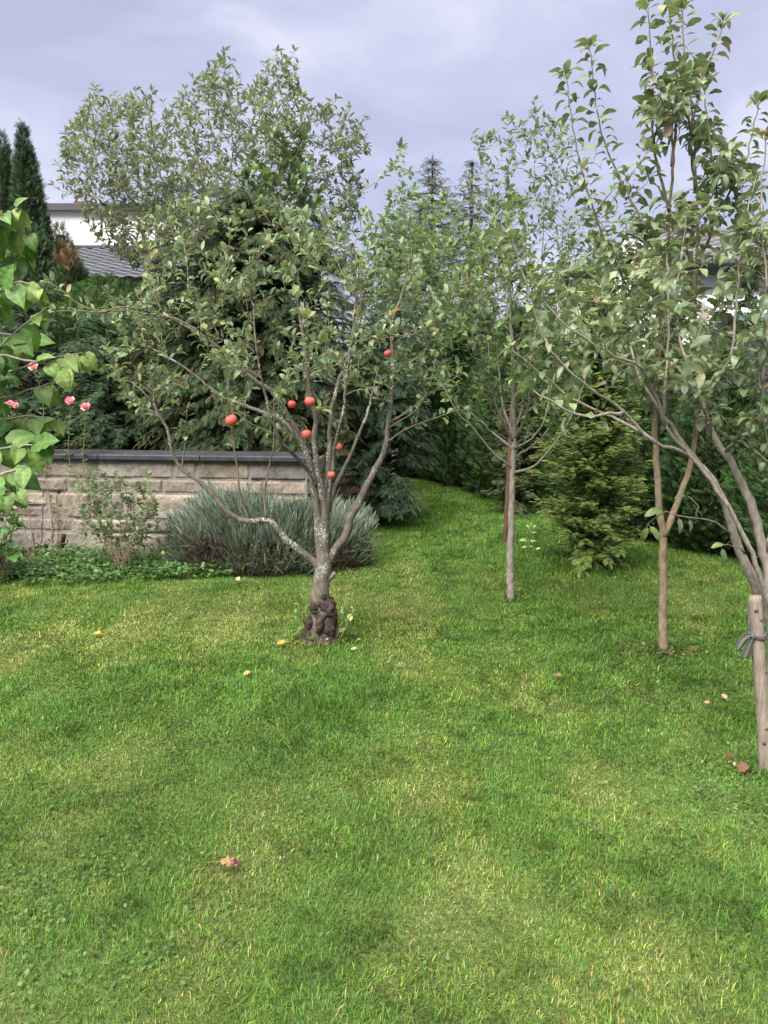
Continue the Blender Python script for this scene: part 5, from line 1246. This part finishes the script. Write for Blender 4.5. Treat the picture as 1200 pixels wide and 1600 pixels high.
def left_house():
    Y = 19.; q = lambda px, py, dy=0: P(px, py, Y + dy)
    x0, x1 = q(-260, 300)[0], q(345, 300)[0]; zt = q(100, 326)[2]; zb = q(100, 388)[2]
    root = thing('white_house', 'white house with dark flat roof edge and lower tiled roof behind the left trees', 'house', ((x0 + x1) / 2, Y, 0)); O = np.array(root.location)
    a = Acc(); box(a, ((x0 + x1) / 2, Y + 4, zt / 2), (x1 - x0, 8, zt)); a.build('wall', M['render'], root, O, False)
    a = Acc(); box(a, ((x0 + x1) / 2, Y + 4.1, zt + .05), (x1 - x0 + .3, 8.4, .1)); box(a, ((x0 + x1) / 2, Y - .12, zt + .01), (x1 - x0 + .5, .09, .15)); rf = a.build('roof', M['dark_trim'], root, O, False)
    a = Acc(); c = q(150, 318, 2); box(a, (c[0] + .1, Y + 1, zt + .16), (.36, .4, .26)); box(a, (c[0] + .1, Y + 1, zt + .315), (.42, .46, .05)); ch = a.build('chimney', M['brick'], root, O, False)
    # lower tiled roof over the front extension
    e0, e1 = A(x0, Y - 2.6, zb - 1.0), A(x1, Y - 2.6, zb - 1.0); r0_, r1_ = A(x1, Y - .003, zb), A(x0, Y - .003, zb)
    a = Acc(); tiled_slope(a, e0, e1, r0_, r1_, 11, int((x1 - x0) / .3), .018, (1, 1, 1)); a.build('lower_roof', M['tiles'], root, O, True)
    a = Acc(); box(a, ((x0 + x1) / 2, Y - .04, zb + .03), (x1 - x0, .08, .06)); a.build('flashing', M['dark_trim'], root, O, False)
    a = Acc(); box(a, ((x0 + x1) / 2, Y - 1.25, (zb - 1.15) / 2), (x1 - x0 - .4, 2.2, zb - 1.15)); a.build('extension_wall', M['render'], root, O, False)
left_house()
def right_house():
    Y = 15.5; q = lambda px, py, dy=0: P(px, py, Y + dy)
    x0, x1 = q(1062, 400)[0], q(1500, 400)[0]; ze = q(1150, 408)[2]; zr = q(1150, 364, 3.5)[2]
    root = thing('grey_roofed_house', 'pale house with a grey tiled roof and dark gutter behind the trees on the right', 'house', ((x0 + x1) / 2, Y + 3, 0)); O = np.array(root.location)
    a = Acc(); box(a, ((x0 + x1) / 2, Y + 3.5, (ze - .05) / 2), (x1 - x0 - .08, 6.4, ze - .05)); a.build('wall', M['render'], root, O, False)
    wx0 = q(955, 430)[0]; wz = q(1000, 415)[2]; a = Acc(); box(a, ((wx0 + x0) / 2 - .01, Y + 2.6, wz / 2), (x0 - wx0 + .03, 4.0, wz)); a.build('wing_wall', M['render'], root, O, False)
    a = Acc(); box(a, ((wx0 + x0) / 2 - .05, Y + 2.6, wz + .04), (x0 - wx0 + .1, 4.2, .08)); a.build('wing_roof', M['dark_trim'], root, O, False)
    a = Acc(); a.add([(x0 + .04, Y + .2, ze - .02), (x0 + .04, Y + 6.8, ze - .02), (x0 + .04, Y + 3.5, zr - .03)], [(0, 1, 2)]); a.build('gable', M['render'], root, O, False); a = Acc(); a.add([(x1 - .25, Y + .3, ze - .05), (x1 - .25, Y + 6.7, ze - .05), (x1 - .25, Y + 3.5, zr - .1)], [(0, 2, 1)]); a.build('gable', M['render'], root, O, False)
    a = Acc(); cols = int((x1 - x0) / .3)
    tiled_slope(a, (x0, Y - .15, ze), (x1, Y - .15, ze), (x1, Y + 3.5, zr), (x0, Y + 3.5, zr), 11, cols, .022, (1, 1, 1))
    tiled_slope(a, (x1, Y + 7.1, ze), (x0, Y + 7.1, ze), (x0, Y + 3.5, zr), (x1, Y + 3.5, zr), 11, cols, .022, (1, 1, 1))
    tube(a, np.array([(x, Y + 3.5, zr + .02) for x in np.linspace(x0, x1, 40)]), .09, 10, (.95, .95, .95))
    a.build('roof', M['grey_tiles'], root, O)
    a = Acc(); tube(a, np.array([(x, Y - .24, ze - .07) for x in np.linspace(x0, x1, 20)]), .075, 10); box(a, ((x0 + x1) / 2, Y - .1, ze - .11), (x1 - x0, .05, .2)); box(a, ((x0 + x1) / 2, Y + .1, ze - .2), (x1 - x0, .38, .03)); a.build('gutter', M['dark_trim'], root, O)
    for k, wx in enumerate((x0 + 1.6, x0 + 3.6, x0 + 5.4)):
        f = Acc(); box(f, (wx, Y + .29, ze - 1.35), (1.3, .06, 1.3)); wv = f.build('window', M['pale_metal'], root, O, False)
        g = Acc(); box(g, (wx, Y + .255, ze - 1.35), (1.12, .02, 1.12)); g.build('pane', M['glass'], wv, O * 0 + O, False)
    # low side roof of a lean-to in front
    c = q(1230, 480, -3.2); z1 = c[2] + .12; a = Acc()
    sh = thing('garden_shed', 'low pale roofed shed with teal edge just above the hedge at the right side', 'shed', (c[0] + .6, Y - 3.2, 0)); S = np.array(sh.location)
    cx = c[0] + .7; a = Acc(); box(a, (cx, Y - 2.6, (z1 - .3) / 2), (3.0, 2.0, z1 - .3)); a.build('wall', M['brick'] if False else M['dark_trim'], sh, S, False)
    a = Acc(); V = np.array([(cx - 1.75, Y - 3.8, z1 - .28), (cx + 1.75, Y - 3.8, z1 - .28), (cx + 1.75, Y - 1.5, z1 + .25), (cx - 1.75, Y - 1.5, z1 + .25)]); a.quad(np.r_[V, V - A(0, 0, .05)], [[0, 1, 2, 3], [7, 6, 5, 4], [0, 4, 5, 1], [1, 5, 6, 2], [2, 6, 7, 3], [3, 7, 4, 0]]); a.build('roof', M['pale_metal'], sh, S, False)
    a = Acc(); box(a, (cx, Y - 3.86, z1 - .32), (3.5, .1, .12)); a.build('fascia', M['teal'], sh, S, False)
right_house()
